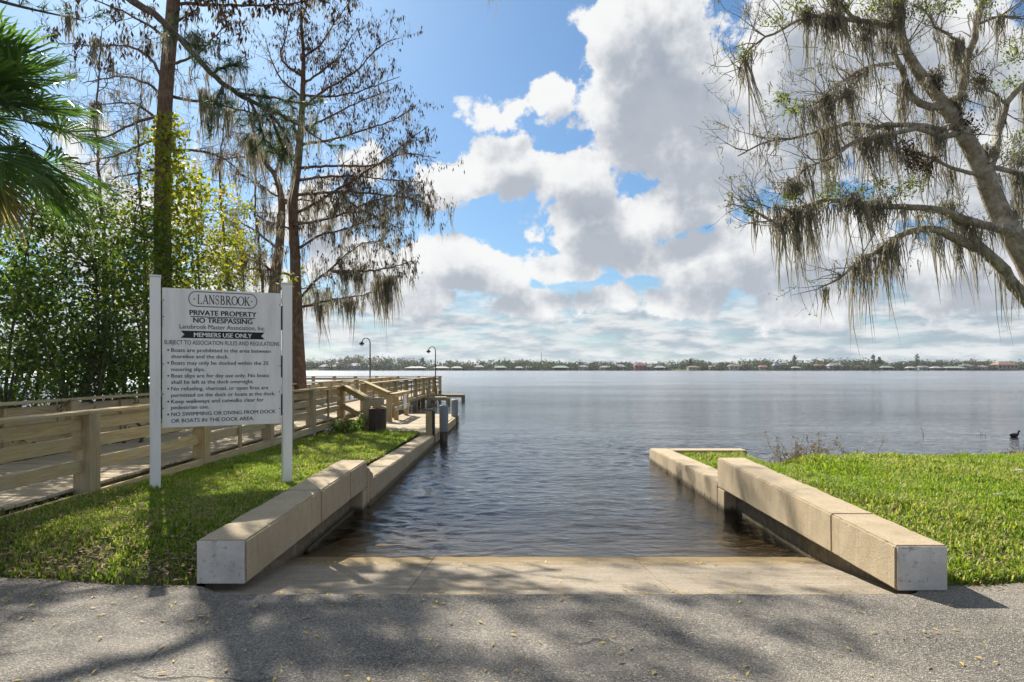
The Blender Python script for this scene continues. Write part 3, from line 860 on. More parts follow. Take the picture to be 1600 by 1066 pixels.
# lower landing dock
ld = empty('landing_dock', (-3.0, 17.0, 0)); tag(ld, 'low timber landing at the end of the concrete wall, below the boardwalk steps', 'dock')
y = 17.0
while y < 24.0:
    o = box('deck_plank', -.97, .97, 0, .138, -.04, .0, M['wood_x'], ld, .005)
    o.location = (-3.0 - -3.0 + rr.uniform(-.01, .01), y - 17.0 + .07, -.02 + rr.uniform(-.003, .003))
    y += .15
box('edge_beam', .975, 1.03, 0, 7.0, -.26, -.02, M['wood_y'], ld)
box('edge_beam', -.97, .97, -.05, -.005, -.24, -.01, M['wood_x'], ld)
for (px_, py_) in ((.85, 2.0), (.85, 4.4), (.85, 6.8), (-.6, 4.4), (-.6, 6.8)):
    box('pile', px_ - .09, px_ + .09, py_ - .09, py_ + .09, -2.6, -.045, M['wood_z'], ld)
# side rail of the landing
for yy in (N2[1] + .9, 23.4):
    box('rail_post', -.80, -.66, yy - 17 - .07, yy - 17 + .07, .0, .80, M['wood_z'], ld, .006)
for z in (.30, .72):
    box('rail_board', -.655, -.615, N2[1] - 17 + .085, 6.5, z, z + .13, M['wood_y'], ld, .005)
box('rail_cap', -.82, -.60, N2[1] - 17 + .05, 6.5, .805, .845, M['wood_y'], ld, .005)

nb = empty('notice_board', (-3.56, 22.2, .0)); tag(nb, 'small pale notice board fixed to the landing railing', 'notice board')
box('board', -.03, -.005, -.30, .22, .30, .78, M['paper'], nb)
box('backing', -.052, -.032, -.27, .19, .25, .80, M['wood_z'], nb)

# square post at the end of the wall and two grey capped piles
bp_ = empty('mooring_post', (-2.12, 17.02, -.3)); tag(bp_, 'square timber post at the outer end of the concrete wall', 'post')
box('timber', -.10, .06, -.10, .08, -.6, .86, M['wood_z'], bp_, .01)
box('dark_side_face', .063, .115, -.08, .07, -1.2, .84, M['metal_dark'], bp_, .004)  # added dark sheet that gives the timber its dark right side
box('top_cap', -.11, .12, -.11, .09, .863, .885, M['metal_dark'], bp_, .004)
def pile_mat():
    k = Mat('marine_growth', 1.0, 0.1)
    k.color(k.mix(k.noise(k.coords((6, 6, 1)), 5, 5, 0.65), (0.035, 0.03, 0.022), (0.20, 0.18, 0.15)))
    return k.m
M['growth'] = pile_mat()
for k, (x, y_, zt, lab) in enumerate(((-1.83, 17.5, .66, 'grey wrapped round pile standing in the lake beside the square timber post'),
                                      (-2.02, 22.8, .56, 'grey round pile farther out, behind the nearer grey pile'))):
    pt = empty('mooring_pile', (x, y_, WATER_Z)); tag(pt, lab, 'pile', 'grey mooring piles off the landing')
    G = Geo(); v, q = lathe([(.0, zt - WATER_Z), (.10, zt - WATER_Z), (.118, zt - WATER_Z - .03), (.112, .28), (.112, .26)], 20); G.add(v, q)
    link('wrap', G.mesh('wrap', M['pile_grey'], True), pt)
    G = Geo(); v, q = lathe([(.105, .258), (.10, .1), (.095, -2.2)], 16); G.add(v, q)
    link('shaft', G.mesh('shaft', M['growth'], True), pt)

# pier head across the far end
ph = empty('pier_head', (-9.3, 41.5, 0)); tag(ph, 'cross pier with dark railing at the far end of the boardwalk', 'pier')
y = -1.1
while y < 1.05:
    box('deck_plank', -4.7, 4.7, y, y + .138, DZ - .04, DZ, M['wood_x'], ph); y += .15
for k in range(8):
    x = -4.6 + k * 1.315
    box('rail_post', x - .09, x + .09, .98, 1.16, -2.6, 1.09, M['wood_z'], ph, .008)
for z0, z1 in ((.90, 1.04), (.68, .80), (.45, .57)):
    box('rail_board', -4.7, 4.7, .935, .975, z0, z1, M['wood_x'], ph)
box('rail_cap', -4.75, 4.75, .90, 1.12, 1.093, 1.135, M['wood_x'], ph)
for k in range(4):
    x = -4.4 + k * 2.9
    box('pile', x - .1, x + .1, -1.0, -.8, -2.6, DZ - .045, M['wood_z'], ph)

# finger catwalks
for k, (y_, x1, lab) in enumerate(((35.2, -3.4, 'narrow low catwalk sticking out from the far part of the boardwalk'),
                                   (38.8, -2.9, 'outermost low catwalk beside the end lamp of the boardwalk'))):
    c = empty('finger_catwalk', (-4.6, y_, 0)); tag(c, lab, 'catwalk', 'catwalks along the boardwalk')
    n = int((x1 + 4.6) / .15)
    for i in range(n):
        box('deck_plank', i * .15, i * .15 + .138, -.38, .38, .10, .14, M['wood_y'], c)
    box('edge_beam', 0, x1 + 4.6, -.40, -.35, -.03, .097, M['wood_x'], c); box('edge_beam', 0, x1 + 4.6, .35, .40, -.03, .097, M['wood_x'], c)
    box('pile', x1 + 4.45, x1 + 4.65, -.1, .1, -2.6, .09, M['wood_z'], c)
    box('brace', .1, .22, -.45, -.33, -.25, .6, M['wood_z'], c)

# lamp posts on the boardwalk
def lamp(px, d, x, ztop, lab, armw):
    t = empty('lamp_post', (x, d, DZ)); tag(t, lab, 'lamp post', 'lamp posts on the boardwalk')
    h = ztop - DZ
    pts = [(0, 0, 0), (0, 0, h * .5), (0, 0, h - .28)]
    for a in np.linspace(0, math.pi * 0.95, 9)[1:]:
        pts.append((-.20 + .20 * math.cos(a) , 0, h - .28 + .24 * math.sin(a)))
    G = Geo(); add_tube(G, pts, [.036, .032, .028] + [.024] * 8, 10); link('pole', G.mesh('pole', M['metal_pole'], True), t)
    G = Geo(); v, q = lathe([(.0, .10), (.035, .10), (.05, .05), (.12, .0), (.135, -.05), (.13, -.055), (.0, -.03)], 18)
    G.add(v + np.array([-.41, 0, h - .30]), q); link('lamp_shade', G.mesh('lamp_shade', M['metal_dark'], True), t)
    G = Geo(); v, q = lathe([(.0, .0), (.09, -.005), (.07, -.07), (.0, -.10)], 14)
    G.add(v + np.array([-.41, 0, h - .335]), q); link('lamp_glass', G.mesh('lamp_glass', M['paper'], True), t)
    G = Geo(); v, q = lathe([(.09, 0), (.09, .03), (.06, .06), (.05, .20)], 14); G.add(v, q); link('base_flange', G.mesh('base_flange', M['metal_pole'], True), t)
lamp(579, 33.5, -7.12, 3.14, 'taller looking brown curved lamp post rising behind the boardwalk railing', .22)
lamp(679, 39.9, -4.66, 2.92, 'farther brown curved lamp post at the very end of the boardwalk', .22)

# trash bin
tb = empty('trash_bin', (-3.43, 17.02, 0.0)); tag(tb, 'dark slatted round trash bin on the landing by the grass', 'bin')
G = Geo(); v, q = lathe([(.0, .03), (.175, .03), (.175, .54), (.16, .54), (.16, .1), (.0, .1)], 24); G.add(v, q); link('liner', G.mesh('liner', M['metal_dark'], True), tb)
for z in (.06, .50):
    G = Geo(); v, q = lathe([(.185, z), (.197, z), (.197, z + .03), (.185, z + .03), (.185, z)], 28); G.add(v, q); link('hoop', G.mesh('hoop', M['bin_slat'], True), tb)
sm = box_mesh((.042, .014, .56), M['bin_slat'], .004)
for k in range(24):
    a = 2 * math.pi * k / 24
    o = link('slat', sm, tb, (.208 * math.cos(a), .208 * math.sin(a), .305)); o.rotation_euler = (0, 0, a + math.pi / 2)
G = Geo(); v, q = lathe([(.17, .575), (.215, .585), (.222, .605), (.20, .612), (.165, .60), (.17, .575)], 28); G.add(v, q); link('rim', G.mesh('rim', M['bin_slat'], True), tb)

def under(child, part):
    """Hang a finished piece under a part of the same thing without moving it."""
    child.location = child.location - part.location
    child.parent = part

# ---------------------------------------------------------------- rules sign
PLx, PLy, PRx, PRy = -4.14, 7.85, -2.86, 8.55
SW = math.hypot(PRx - PLx, PRy - PLy)
sign = empty('rules_sign', ((PLx + PRx) / 2, (PLy + PRy) / 2, .16), math.atan2(PRy - PLy, PRx - PLx))
tag(sign, 'large white rules board on two white posts standing in the grass', 'sign')
for s in (-1, 1):
    box('post', s * SW / 2 - .056, s * SW / 2 + .056, -.056, .056, -.25, 2.49, M['white_paint'], sign, .006)
    box('post_cap', s * SW / 2 - .062, s * SW / 2 + .062, -.062, .062, 2.492, 2.512, M['white_paint'], sign, .006)
PW = SW - .112 - .03
box('panel', -PW / 2, PW / 2, -.012, .012, .755, 2.375, M['sign_face'], sign, .003)
for s in (-1, 1):
    for (a, b) in ((.86, 1.12), (1.33, 1.60), (1.92, 2.22)):
        box('bracket', s * (PW / 2 + .0075) - .006, s * (PW / 2 + .0075) + .006, -.02, .02, a, b, M['metal_dark'], sign, .002)
PT, PB = 2.375, .755
def sx_(x):      # place across the board from where the print stands in the picture of it
    s = (x - 130) / 780.0
    t = s * PLy / (PRy - s * (PRy - PLy))
    return (t - .5) * PW
def sz_(y): return PT - (y - 141) / 862.0 * (PT - PB)

def text_mesh(body, bold=0.0):
    cu = bpy.data.curves.new('print', 'FONT'); cu.body = body; cu.size = 1.0; cu.offset = bold; cu.resolution_u = 3
    o = bpy.data.objects.new('print', cu); COL.objects.link(o)
    bpy.context.view_layer.update()
    me = bpy.data.meshes.new_from_object(o.evaluated_get(bpy.context.evaluated_depsgraph_get()))
    bpy.data.objects.remove(o); bpy.data.curves.remove(cu)
    return me
_cap = text_mesh('H'); CAPH = max(v.co.y for v in _cap.vertices)
def print_line(body, x0, x1, yc, caph, bold=0.0, mat='letter', proud=.0145):
    me = text_mesh(body)
    n = len(me.vertices); c = np.zeros(n * 3, np.float32); me.vertices.foreach_get('co', c); c = c.reshape(-1, 3)
    a, b = sx_(x0), sx_(x1); k = (b - a) / (c[:, 0].max() - c[:, 0].min()); kz = caph / 862.0 * (PT - PB) / CAPH
    faces = [tuple(f.vertices) for f in me.polygons]
    vs, fs = [], []
    for j, sh in enumerate((0.0, -bold, bold, -bold * .5, bold * .5) if bold > .02 else (0.0, -bold, bold)):
        out = np.stack([a + (c[:, 0] - c[:, 0].min() + sh) * k, np.full(n, -proud - .00025 * j), sz_(yc + caph / 2) + (c[:, 1] + (sh * .35 if j > 2 else 0)) * kz], 1)
        fs += [tuple(i + len(vs) for i in f) for f in faces]; vs += [tuple(q) for q in out]
    bpy.data.meshes.remove(me)
    o = link('lettering', poly_mesh('lettering', vs, fs, M[mat]), sign); o['kind'] = 'stuff'
    return o
print_line('PRIVATE PROPERTY', 312, 748, 288, 31, .03)
print_line('NO TRESPASSING', 336, 722, 335, 31, .03)
print_line('Lansbrook Master Association, Inc.', 245, 808, 376, 27)
print_line('SUBJECT TO ASSOCIATION RULES AND REGULATIONS', 143, 897, 476, 26)
for txt, xe, yc in (('Boats are prohibited in the area between', 842, 524), ('shoreline and the dock.', 568, 563), ('Boats may only be docked within the 25', 826, 603),
                    ('mooring slips.', 412, 643), ('Boat slips are for day use only. No boats', 832, 683), ('shall be left at the dock overnight.', 730, 722),
                    ('No refueling, charcoal, or open fires are', 826, 763), ('permitted on the dock or boats at the dock.', 872, 803), ('Keep walkways and catwalks clear for', 796, 842),
                    ('pedestrian use.', 438, 879), ('NO SWIMMING OR DIVING FROM DOCK', 874, 921), ('OR BOATS IN THE DOCK AREA.', 733, 962)):
    print_line(txt, 190, xe, yc, 23, .009)
def flat(name, pts, mat, proud=.0145):
    me = poly_mesh(name, [(sx_(x), -proud, sz_(y_)) for x, y_ in pts], [tuple(range(len(pts)))], M[mat]); return link(name, me, sign)
for yc in (524, 603, 683, 763, 842, 922):
    flat('bullet', [(170 + 6 * math.cos(a), yc + 6 * math.sin(a)) for a in np.linspace(6.283, 0, 10)[1:]], 'letter')
flat('underline', [(318, 316), (740, 316), (740, 311), (318, 311)], 'letter')
flat('banner', [(252, 448), (803, 448), (779, 426), (803, 403), (252, 403), (277, 426)], 'letter')
print_line('MEMBERS USE ONLY', 340, 718, 427, 27, .03, 'letter_white', .0165)
# pill outline and serif heading
def ringstrip(name, outer, inner, mat):
    n = len(outer)
    vs = [(sx_(x), -.0145, sz_(y_)) for x, y_ in outer + inner]
    return link(name, poly_mesh(name, vs, [(i, (i + 1) % n, n + (i + 1) % n, n + i) for i in range(n)], M[mat]), sign)
def pill(x0, x1, y0, y1):
    r = (y1 - y0) / 2; yc = (y0 + y1) / 2; p = []
    for a in np.linspace(-math.pi / 2, math.pi / 2, 10): p.append((x1 - r + r * math.cos(a), yc + r * math.sin(a)))
    for a in np.linspace(math.pi / 2, 3 * math.pi / 2, 10): p.append((x0 + r + r * math.cos(a), yc + r * math.sin(a)))
    return p
ringstrip('pill_outline', pill(302, 755, 153, 251), pill(308, 749, 159, 245), 'letter_grey')
def glyph(ch):
    """Strokes of a serif capital in a 1 x 1 cell: (points, widths)."""
    T, t = .17, .07
    def arc(cx, cy, rx, ry, a0, a1, w0, w1, n=14):
        pts, ws = [], []
        for a in np.linspace(a0, a1, n):
            pts.append((cx + rx * math.cos(a), cy + ry * math.sin(a))); ws.append(w0 + (w1 - w0) * abs(math.cos(a)))
        return pts, ws
    def ln(a, b, w): return [a, b], [w, w]
    def serif(x, y_, w=.36): return ln((x - w / 2, y_), (x + w / 2, y_), .055)
    S = {
        'L': [ln((.22, 0), (.22, 1), T), serif(.22, .973), ln((.05, .0275), (.85, .0275), .055), ln((.83, .0), (.83, .26), t)],
        'A': [ln((.12, 0), (.50, 1), t), ln((.86, 0), (.48, 1), T), ln((.26, .34), (.72, .34), t), serif(.12, .027, .28), serif(.86, .027, .34)],
        'N': [ln((.16, 0), (.16, 1), t), ln((.84, 0), (.84, 1), t), ln((.17, .97), (.83, .03), T), serif(.15, .027, .28), serif(.84, .973, .28), serif(.10, .973, .2)],
        'B': [ln((.22, 0), (.22, 1), T), serif(.18, .973, .3), serif(.18, .027, .3), arc(.40, .755, .28, .225, -1.57, 1.57, .055, .16), arc(.42, .27, .36, .25, -1.57, 1.57, .055, .17), ln((.22, .525), (.45, .525), .055), ln((.22, .975), (.42, .975), .05), ln((.22, .025), (.45, .025), .05)],
        'R': [ln((.20, 0), (.20, 1), T), serif(.18, .973, .3), serif(.20, .027), arc(.38, .74, .28, .24, -1.57, 1.57, .055, .16), ln((.20, .975), (.40, .975), .05), ln((.20, .505), (.42, .505), .055), ln((.40, .50), (.88, .0), T), serif(.90, .027, .18)],
        'K': [ln((.20, 0), (.20, 1), T), serif(.20, .973), serif(.20, .027), ln((.26, .42), (.80, .97), t), ln((.40, .56), (.86, .0), T), serif(.80, .973, .28), serif(.88, .027, .26)],
        'O': [arc(.5, .5, .43, .475, 0, 2 * math.pi, .055, .16, 30)],
        'S': [arc(.47, .74, .29, .235, .35, 4.3, .06, .10, 14), ([(.355, .60), (.5, .51), (.62, .43)], [.12, .17, .14]), arc(.47, .26, .31, .235, 1.05, -2.75, .06, .10, 14), ln((.74, .70), (.74, .95), .05), ln((.17, .05), (.17, .30), .05)],
    }
    return S[ch]
hx0, hx1, hy0, hy1 = 362, 707, 232, 174
adv = {'L': .86, 'A': .98, 'N': 1.0, 'S': .86, 'B': .90, 'R': .95, 'O': 1.02, 'K': .95}
word = 'LANSBROOK'; tot = sum(adv[c] for c in word); cx = hx0; kx = (hx1 - hx0) / tot
for ci, c in enumerate(word):
    vs, fs = [], []
    for pts, ws in glyph(c):
        P = np.array(pts, float); tn = np.gradient(P, axis=0); tn /= np.linalg.norm(tn, axis=1)[:, None] + 1e-9
        nn = np.stack([-tn[:, 1], tn[:, 0]], 1)
        lay = .0145 + .00012 * len(fs) / 4
        i0 = len(vs)
        for p, n_, w in zip(P, nn, ws):
            for sg in (1, -1):
                q = p + n_ * w / 2 * sg
                vs.append((sx_(cx + q[0] * kx * adv[c]), -lay, sz_(hy0 + (hy1 - hy0) * q[1])))
        fs += [(i0 + 2 * i, i0 + 2 * i + 1, i0 + 2 * i + 3, i0 + 2 * i + 2) for i in range(len(P) - 1)]
    link('heading_letter', poly_mesh('heading_letter', vs, fs, M['letter']), sign)
    cx += kx * adv[c]
for x in (341, 718):
    flat('heading_dot', [(x + 5 * math.cos(a), 203 + 5 * math.sin(a)) for a in np.linspace(6.283, 0, 9)[1:]], 'letter')
for (x, y_) in ((140, 218), (140, 320), (137, 610), (137, 797), (137, 884), (902, 218), (898, 793), (900, 902), (903, 620)):
    G = Geo(); v, q = lathe([(.0, .006), (.005, .005), (.007, .0)], 8); v = v[:, [0, 2, 1]] * np.array([1, -1, 1]) + np.array([sx_(x), -.0125, sz_(y_)])
    G.add(v, q); link('screw', G.mesh('screw', M['metal_dark']), sign)

panel = next(o for o in sign.children if o.name.startswith('panel'))
for o in list(sign.children):
    if o.name.split('.')[0] in ('lettering', 'bullet', 'underline', 'banner', 'pill_outline', 'heading_letter', 'heading_dot', 'screw'): under(o, panel)
def kids(t, name): return [o for o in t.children if o.name.split('.')[0] == name]
for pc, po in zip(kids(sign, 'post_cap'), kids(sign, 'post')): under(pc, po)
for w_ in (wl, wr): under(kids(w_, 'painted_end')[0], kids(w_, 'beam_segment')[0])
for t in [o for o in COL.objects if o.name.startswith('lamp_post')]: under(kids(t, 'lamp_glass')[0], kids(t, 'lamp_shade')[0]); under(kids(t, 'base_flange')[0], kids(t, 'pole')[0])
for t in [o for o in COL.objects if o.name.startswith('mooring_pile')]: under(kids(t, 'wrap')[0], kids(t, 'shaft')[0])
for o in kids(tb, 'hoop') + kids(tb, 'rim'): under(o, kids(tb, 'liner')[0])
under(kids(bp_, 'top_cap')[0], kids(bp_, 'timber')[0]); under(kids(nb, 'backing')[0], kids(nb, 'board')[0])

# ---------------------------------------------------------------- vegetation helpers
def prisms(G, segs, sides=3, tint=0.5):
    if not segs: return
    A = np.array([s[0] for s in segs], dtype=np.float64); Bq = np.array([s[1] for s in segs], dtype=np.float64)
    ra = np.array([s[2] for s in segs]); rb = np.array([s[3] for s in segs])
    T = Bq - A; T /= np.linalg.norm(T, axis=1)[:, None] + 1e-9
    ref = np.where(np.abs(T[:, 2:3]) > 0.9, np.array([[1.0, 0, 0]]), np.array([[0, 0, 1.0]]))
    U = np.cross(T, ref); U /= np.linalg.norm(U, axis=1)[:, None] + 1e-9; W = np.cross(T, U)
    n = len(segs)
    vs = []
    for P, R in ((A, ra), (Bq, rb)):
        for k in range(sides):
            a = 2 * math.pi * k / sides
            vs.append(P + (math.cos(a) * U + math.sin(a) * W) * R[:, None])
    V = np.stack(vs, 1).reshape(-1, 3)
    base = np.arange(n)[:, None] * (2 * sides)
    q = []
    for k in range(sides):
        j = (k + 1) % sides
        q.append(np.concatenate([base + k, base + j, base + sides + j, base + sides + k], 1))
    G.add(V, quads=np.concatenate(q), tint=tint)

def unit(v): return v / (np.linalg.norm(v) + 1e-9)

def grow(rng, p, d, L, r, lvl, segs, tips, wig=0.28, grav=0.0, kids=(3, 5), shrink=0.55, up=0.0, nodes=None):
    """A forking twig; segments go to segs, its ends to tips."""
    n = max(3, int(L / 0.16)); n = min(n, 7)
    p = np.array(p, float); d = unit(np.array(d, float)); step = L / n
    path = [p]
    for i in range(n):
        d = unit(d + rng.normal(0, wig, 3) + np.array([0, 0, up - grav * (i / n)]))
        q = p + d * step
        r1 = r * (1 - 0.75 * (i + 1) / n)
        segs.append((p, q, r * (1 - 0.75 * i / n), r1))
        p = q; path.append(p)
        if nodes is not None: nodes.append((p, d))
    tips.append((p, d))
    if lvl > 0:
        for _ in range(rng.integers(kids[0], kids[1] + 1)):
            i = rng.integers(1, len(path)); 
            dd = unit(unit(path[i] - path[i - 1]) * 0.75 + rng.normal(0, 0.62, 3))
            grow(rng, path[i], dd, L * shrink * rng.uniform(.65, 1.2), max(r * 0.5, .0028), lvl - 1, segs, tips, wig, grav, kids, shrink, up, nodes)

def leaves(G, P, D, size, rng, aspect=0.45, flat=0.0, tint=None):
    """Diamond leaves at points P; each a folded quad."""
    P = np.asarray(P, float); n = len(P)
    if n == 0: return
    D = rng.normal(0, 1, (n, 3)) if D is None else np.asarray(D, float)
    D = D / (np.linalg.norm(D, axis=1)[:, None] + 1e-9)
    R = rng.normal(0, 1, (n, 3)); R[:, 2] += flat
    S = np.cross(D, R); S /= np.linalg.norm(S, axis=1)[:, None] + 1e-9
    Nn = np.cross(S, D)
    s = (np.asarray(size) * rng.uniform(.65, 1.3, n))[:, None]
    a = P; t = P + D * s
    m = P + D * s * 0.45 + Nn * s * 0.07
    l = m + S * s * aspect * 0.5; r = m - S * s * aspect * 0.5
    V = np.stack([a, l, t, r], 1).reshape(-1, 3)
    q = np.arange(n)[:, None] * 4 + np.arange(4)[None, :]
    G.add(V, quads=q, tint=np.clip(rng.beta(2, 2.6, n) if tint is None else tint, 0, 1))

def strands(G, P, rng, per=9, L=(.15, .7), w=.012, spread=.09, tint=None):
    """Hanging moss: bundles of tapering ribbons below the points."""
    P = np.asarray(P, float)
    if not len(P): return
    c = np.repeat(P, per, 0); n = len(c)
    Lc = np.repeat(rng.uniform(L[0], L[1], len(P)), per) * rng.beta(1.6, 1.6, n) * 1.35
    c = c + rng.normal(0, spread * .5, (n, 3)) * np.array([1, 1, .35])
    a = rng.uniform(0, 6.283, n); S = np.stack([np.cos(a), np.sin(a), 0 * a], 1)
    W = w * rng.uniform(.5, 1.5, n)[:, None]
    sway = rng.normal(0, .06, (n, 3)) + np.repeat(rng.normal(0, .10, (len(P), 3)), per, 0); sway[:, 2] = 0; sway += np.array([.05, -.03, 0])
    pull = np.repeat(P, per, 0) - c; pull[:, 2] = 0
    rows, ks = [], (0, .3, .65, 1.0)
    for k, wd in zip(ks, (.7, 1.0, .75, .12)):
        p = c + sway * (Lc * k)[:, None] + pull * (0.55 * k) + np.array([0, 0, -1.0]) * (Lc * k)[:, None] + rng.normal(0, .016, (n, 3)) * (k > 0)
        rows += [p + S * W * wd, p - S * W * wd]
    V = np.stack(rows, 1).reshape(-1, 3)
    b = np.arange(n)[:, None] * 8
    q = np.concatenate([b + np.array([[0, 1, 3, 2]]) + 2 * k for k in range(3)])
    t = np.clip(rng.normal(.5, .22, n), 0, 1) if tint is None else np.full(n, tint)
    G.add(V, quads=q, tint=np.tile(t, 3))

def needles(G, P, D, rng, per=34, L=.22, w=.0042):
    P = np.asarray(P, float); D = np.asarray(D, float)
    if not len(P): return
    c = np.repeat(P, per, 0); n = len(c)
    d = np.repeat(D, per, 0) * 0.9 + rng.normal(0, .62, (n, 3)) + np.array([0, 0, -.12]); d /= np.linalg.norm(d, axis=1)[:, None]
    c = c - np.repeat(D, per, 0) * rng.uniform(0, .16, n)[:, None]
    S = np.cross(d, rng.normal(0, 1, (n, 3))); S /= np.linalg.norm(S, axis=1)[:, None]
    l = (L * rng.uniform(.6, 1.15, n))[:, None]
    V = np.stack([c + S * w, c - S * w, c + d * l + np.array([0, 0, -.03])], 1).reshape(-1, 3)
    G.add(V, tris=np.arange(n)[:, None] * 3 + np.arange(3)[None, :], tint=np.clip(rng.beta(2, 2, n), 0, 1))

class Tree:
    def __init__(self, name, loc, label, group=None, category='tree'):
        self.o = empty(name, loc); tag(self.o, label, category, group)
        self.loc = np.array(loc, float)
        self.parts = {}
        self.limbs = []
        self.segs = []; self.tips = []; self.nodes = []
        self.T = Geo()
    def limb(self, pts, r, sides=9, step=.14, jit=0.0, rng=None):
        c, rr_ = smoothcurve(pts, r, step)
        if rng is not None and jit:
            c = [c[0]] + [Vector(np.array(p) + rng.normal(0, jit, 3)) for p in c[1:-1]] + [c[-1]]
        add_tube(self.T, [Vector(np.array(p) - self.loc) for p in c], rr_, sides)
        self.limbs.append((np.array([tuple(p) for p in c]), np.array(rr_)))
        return self.limbs[-1]
    def pxlimb(self, px, d0, d1, r0, r1, sides=9, rng=None, jit=0.0):
        n = len(px)
        pts = [at(x, y, d0 + (d1 - d0) * k / (n - 1)) for k, (x, y) in enumerate(px)]
        rad = [r0 + (r1 - r0) * (k / (n - 1)) ** 0.8 for k in range(n)]
        return self.limb(pts, rad, sides, rng=rng, jit=jit)
    def sprout(self, rng, limb, n, L, r, lvl, t0=.2, up=.0, grav=.0, bias=(0, 0, 0), wig=.25, kids=(2, 4), tang=.6, t1=1.0):
        P, R = limb
        for _ in range(n):
            i = int(rng.uniform(t0, t1) * (len(P) - 2)) + 1
            tg = unit(P[min(i + 1, len(P) - 1)] - P[i - 1])
            d = unit(tg * tang + rng.normal(0, .7, 3) + np.array(bias))
            grow(rng, P[i], d, rng.uniform(*L), min(r, R[i] * .6 + .002), lvl, self.segs, self.tips, wig, grav, kids, .55, up, self.nodes)
    def local(self, G):
        for k in range(len(G.v)): G.v[k] = G.v[k] - self.loc.astype(np.float32)
        return G
    def finish(self, bark_mat, trunk_name='trunk', crown=(), twig_tint=.5):
        G = Geo()
        prisms(G, self.segs, 3)
        self.local(G)
        tr = link(trunk_name, self.T.mesh(trunk_name, bark_mat, True), self.o)
        if self.segs: link('twigs', G.mesh('twigs', bark_mat), self.o)['kind'] = 'stuff'
        for nm, g, mat in crown:
            link(nm, self.local(g).mesh(nm, mat), self.o)['kind'] = 'stuff'

def pick(rng, seq, n):
    if not seq: return []
    idx = rng.integers(0, len(seq), n)
    return [seq[i] for i in idx]

# ---------------------------------------------------------------- live oak with hanging moss, right
rng = np.random.default_rng(3)
oak = Tree('live_oak', (8.55, 10.2, .15), 'leaning live oak at the right edge, hung with long grey moss', None)
D0 = 10.2
trunk = oak.limb([(8.75, 10.2, -.1), (8.5, 10.2, 1.0), (8.0, 10.2, 2.2), at(1612, 420, D0), at(1563, 335, D0), at(1532, 260, 10.1), at(1502, 205, 10.0), at(1466, 152, 9.9), at(1430, 105, 9.7), at(1408, 55, 9.6), at(1412, -20, 9.5), at(1420, -110, 9.5)],
                 [.30, .23, .20, .18, .15, .13, .112, .088, .072, .06, .05, .03], 14)
specs = [
    ([(1546, 272), (1553, 235), (1562, 200), (1573, 162), (1603, 130), (1650, 90)], 10.1, 10.6, .105, .05),
    ([(1500, 150), (1508, 120), (1516, 80), (1530, 20), (1545, -50)], 10.0, 9.6, .085, .05),
    ([(1470, 170), (1490, 158), (1503, 148)], 9.95, 10.0, .09, .085),
    ([(1476, 214), (1428, 201), (1381, 212), (1331, 222), (1303, 244), (1275, 256), (1250, 268)], 10.0, 8.8, .06, .012),
    ([(1470, 202), (1412, 195), (1369, 198), (1322, 194), (1287, 206), (1237, 215), (1187, 226), (1153, 244)], 10.0, 9.0, .065, .010),
    ([(1455, 168), (1425, 150), (1410, 112), (1397, 87), (1404, 47), (1400, 5), (1380, -40)], 9.9, 9.2, .075, .035),
    ([(1400, 98), (1350, 108), (1319, 125), (1290, 150), (1270, 165)], 9.7, 9.0, .035, .01),
    ([(1402, 40), (1365, 36), (1331, 31), (1294, 24), (1250, 31), (1209, 53), (1169, 80), (1153, 119)], 9.4, 8.6, .05, .010),
    ([(1345, 33), (1322, 15), (1303, -5), (1270, -40)], 9.2, 8.8, .04, .015),
    ([(1640, 505), (1604, 470), (1569, 425), (1544, 397), (1522, 385), (1497, 375), (1469, 360), (1444, 358), (1412, 366), (1381, 384), (1362, 400), (1344, 401), (1331, 419), (1303, 438), (1278, 450)], 10.2, 9.2, .13, .012),
    ([(1540, 395), (1520, 368), (1500, 347), (1490, 338)], 10.0, 9.9, .075, .06),
    ([(1572, 362), (1547, 353), (1506, 341), (1475, 330), (1437, 325), (1381, 322), (1337, 316), (1287, 313), (1262, 322), (1237, 331), (1206, 347), (1180, 330), (1137, 319)], 10.1, 8.6, .10, .008),
    ([(1240, 331), (1215, 325), (1190, 318), (1165, 305)], 8.9, 8.6, .02, .006),
    ([(1500, 268), (1459, 250), (1431, 238), (1395, 232)], 10.1, 9.6, .045, .01),
    ([(1556, 262), (1587, 270), (1620, 284), (1660, 300)], 10.1, 10.4, .06, .03),
    ([(1515, 85), (1490, 60), (1462, 40), (1440, 10)], 9.9, 9.2, .04, .01),
    ([(1525, 40), (1560, 25), (1600, 30)], 9.8, 9.6, .03, .012),
    ([(1575, 165), (1545, 140), (1520, 120)], 10.1, 9.8, .03, .01),
    ([(1350, 112), (1330, 140), (1300, 160)], 9.4, 9.0, .02, .008),
    ([(1410, -60), (1250, -90), (1050, -75), (880, -50), (770, -42), (700, -60)], 9.5, 8.0, .07, .015),
]
ol = []
for k_, (a, b, c, d, e) in enumerate(specs):
    if k_ in (0, 1, 2, 3, 4, 5, 11, 13, 14):      # these spring from the trunk: begin on its axis
        p = np.array(at(a[0][0], a[0][1], b)); q = trunk[0][int(np.argmin(np.linalg.norm(trunk[0] - p, axis=1) + .6 * np.maximum(0, trunk[0][:, 2] - p[2] + .05)))]
        a = [(q[0] / q[1] * F + VX, HY - (q[2] - H) / q[1] * F)] + list(a)
    ol.append(oak.pxlimb(a, b, c, d * .8, e * .8, 8, rng, .010))
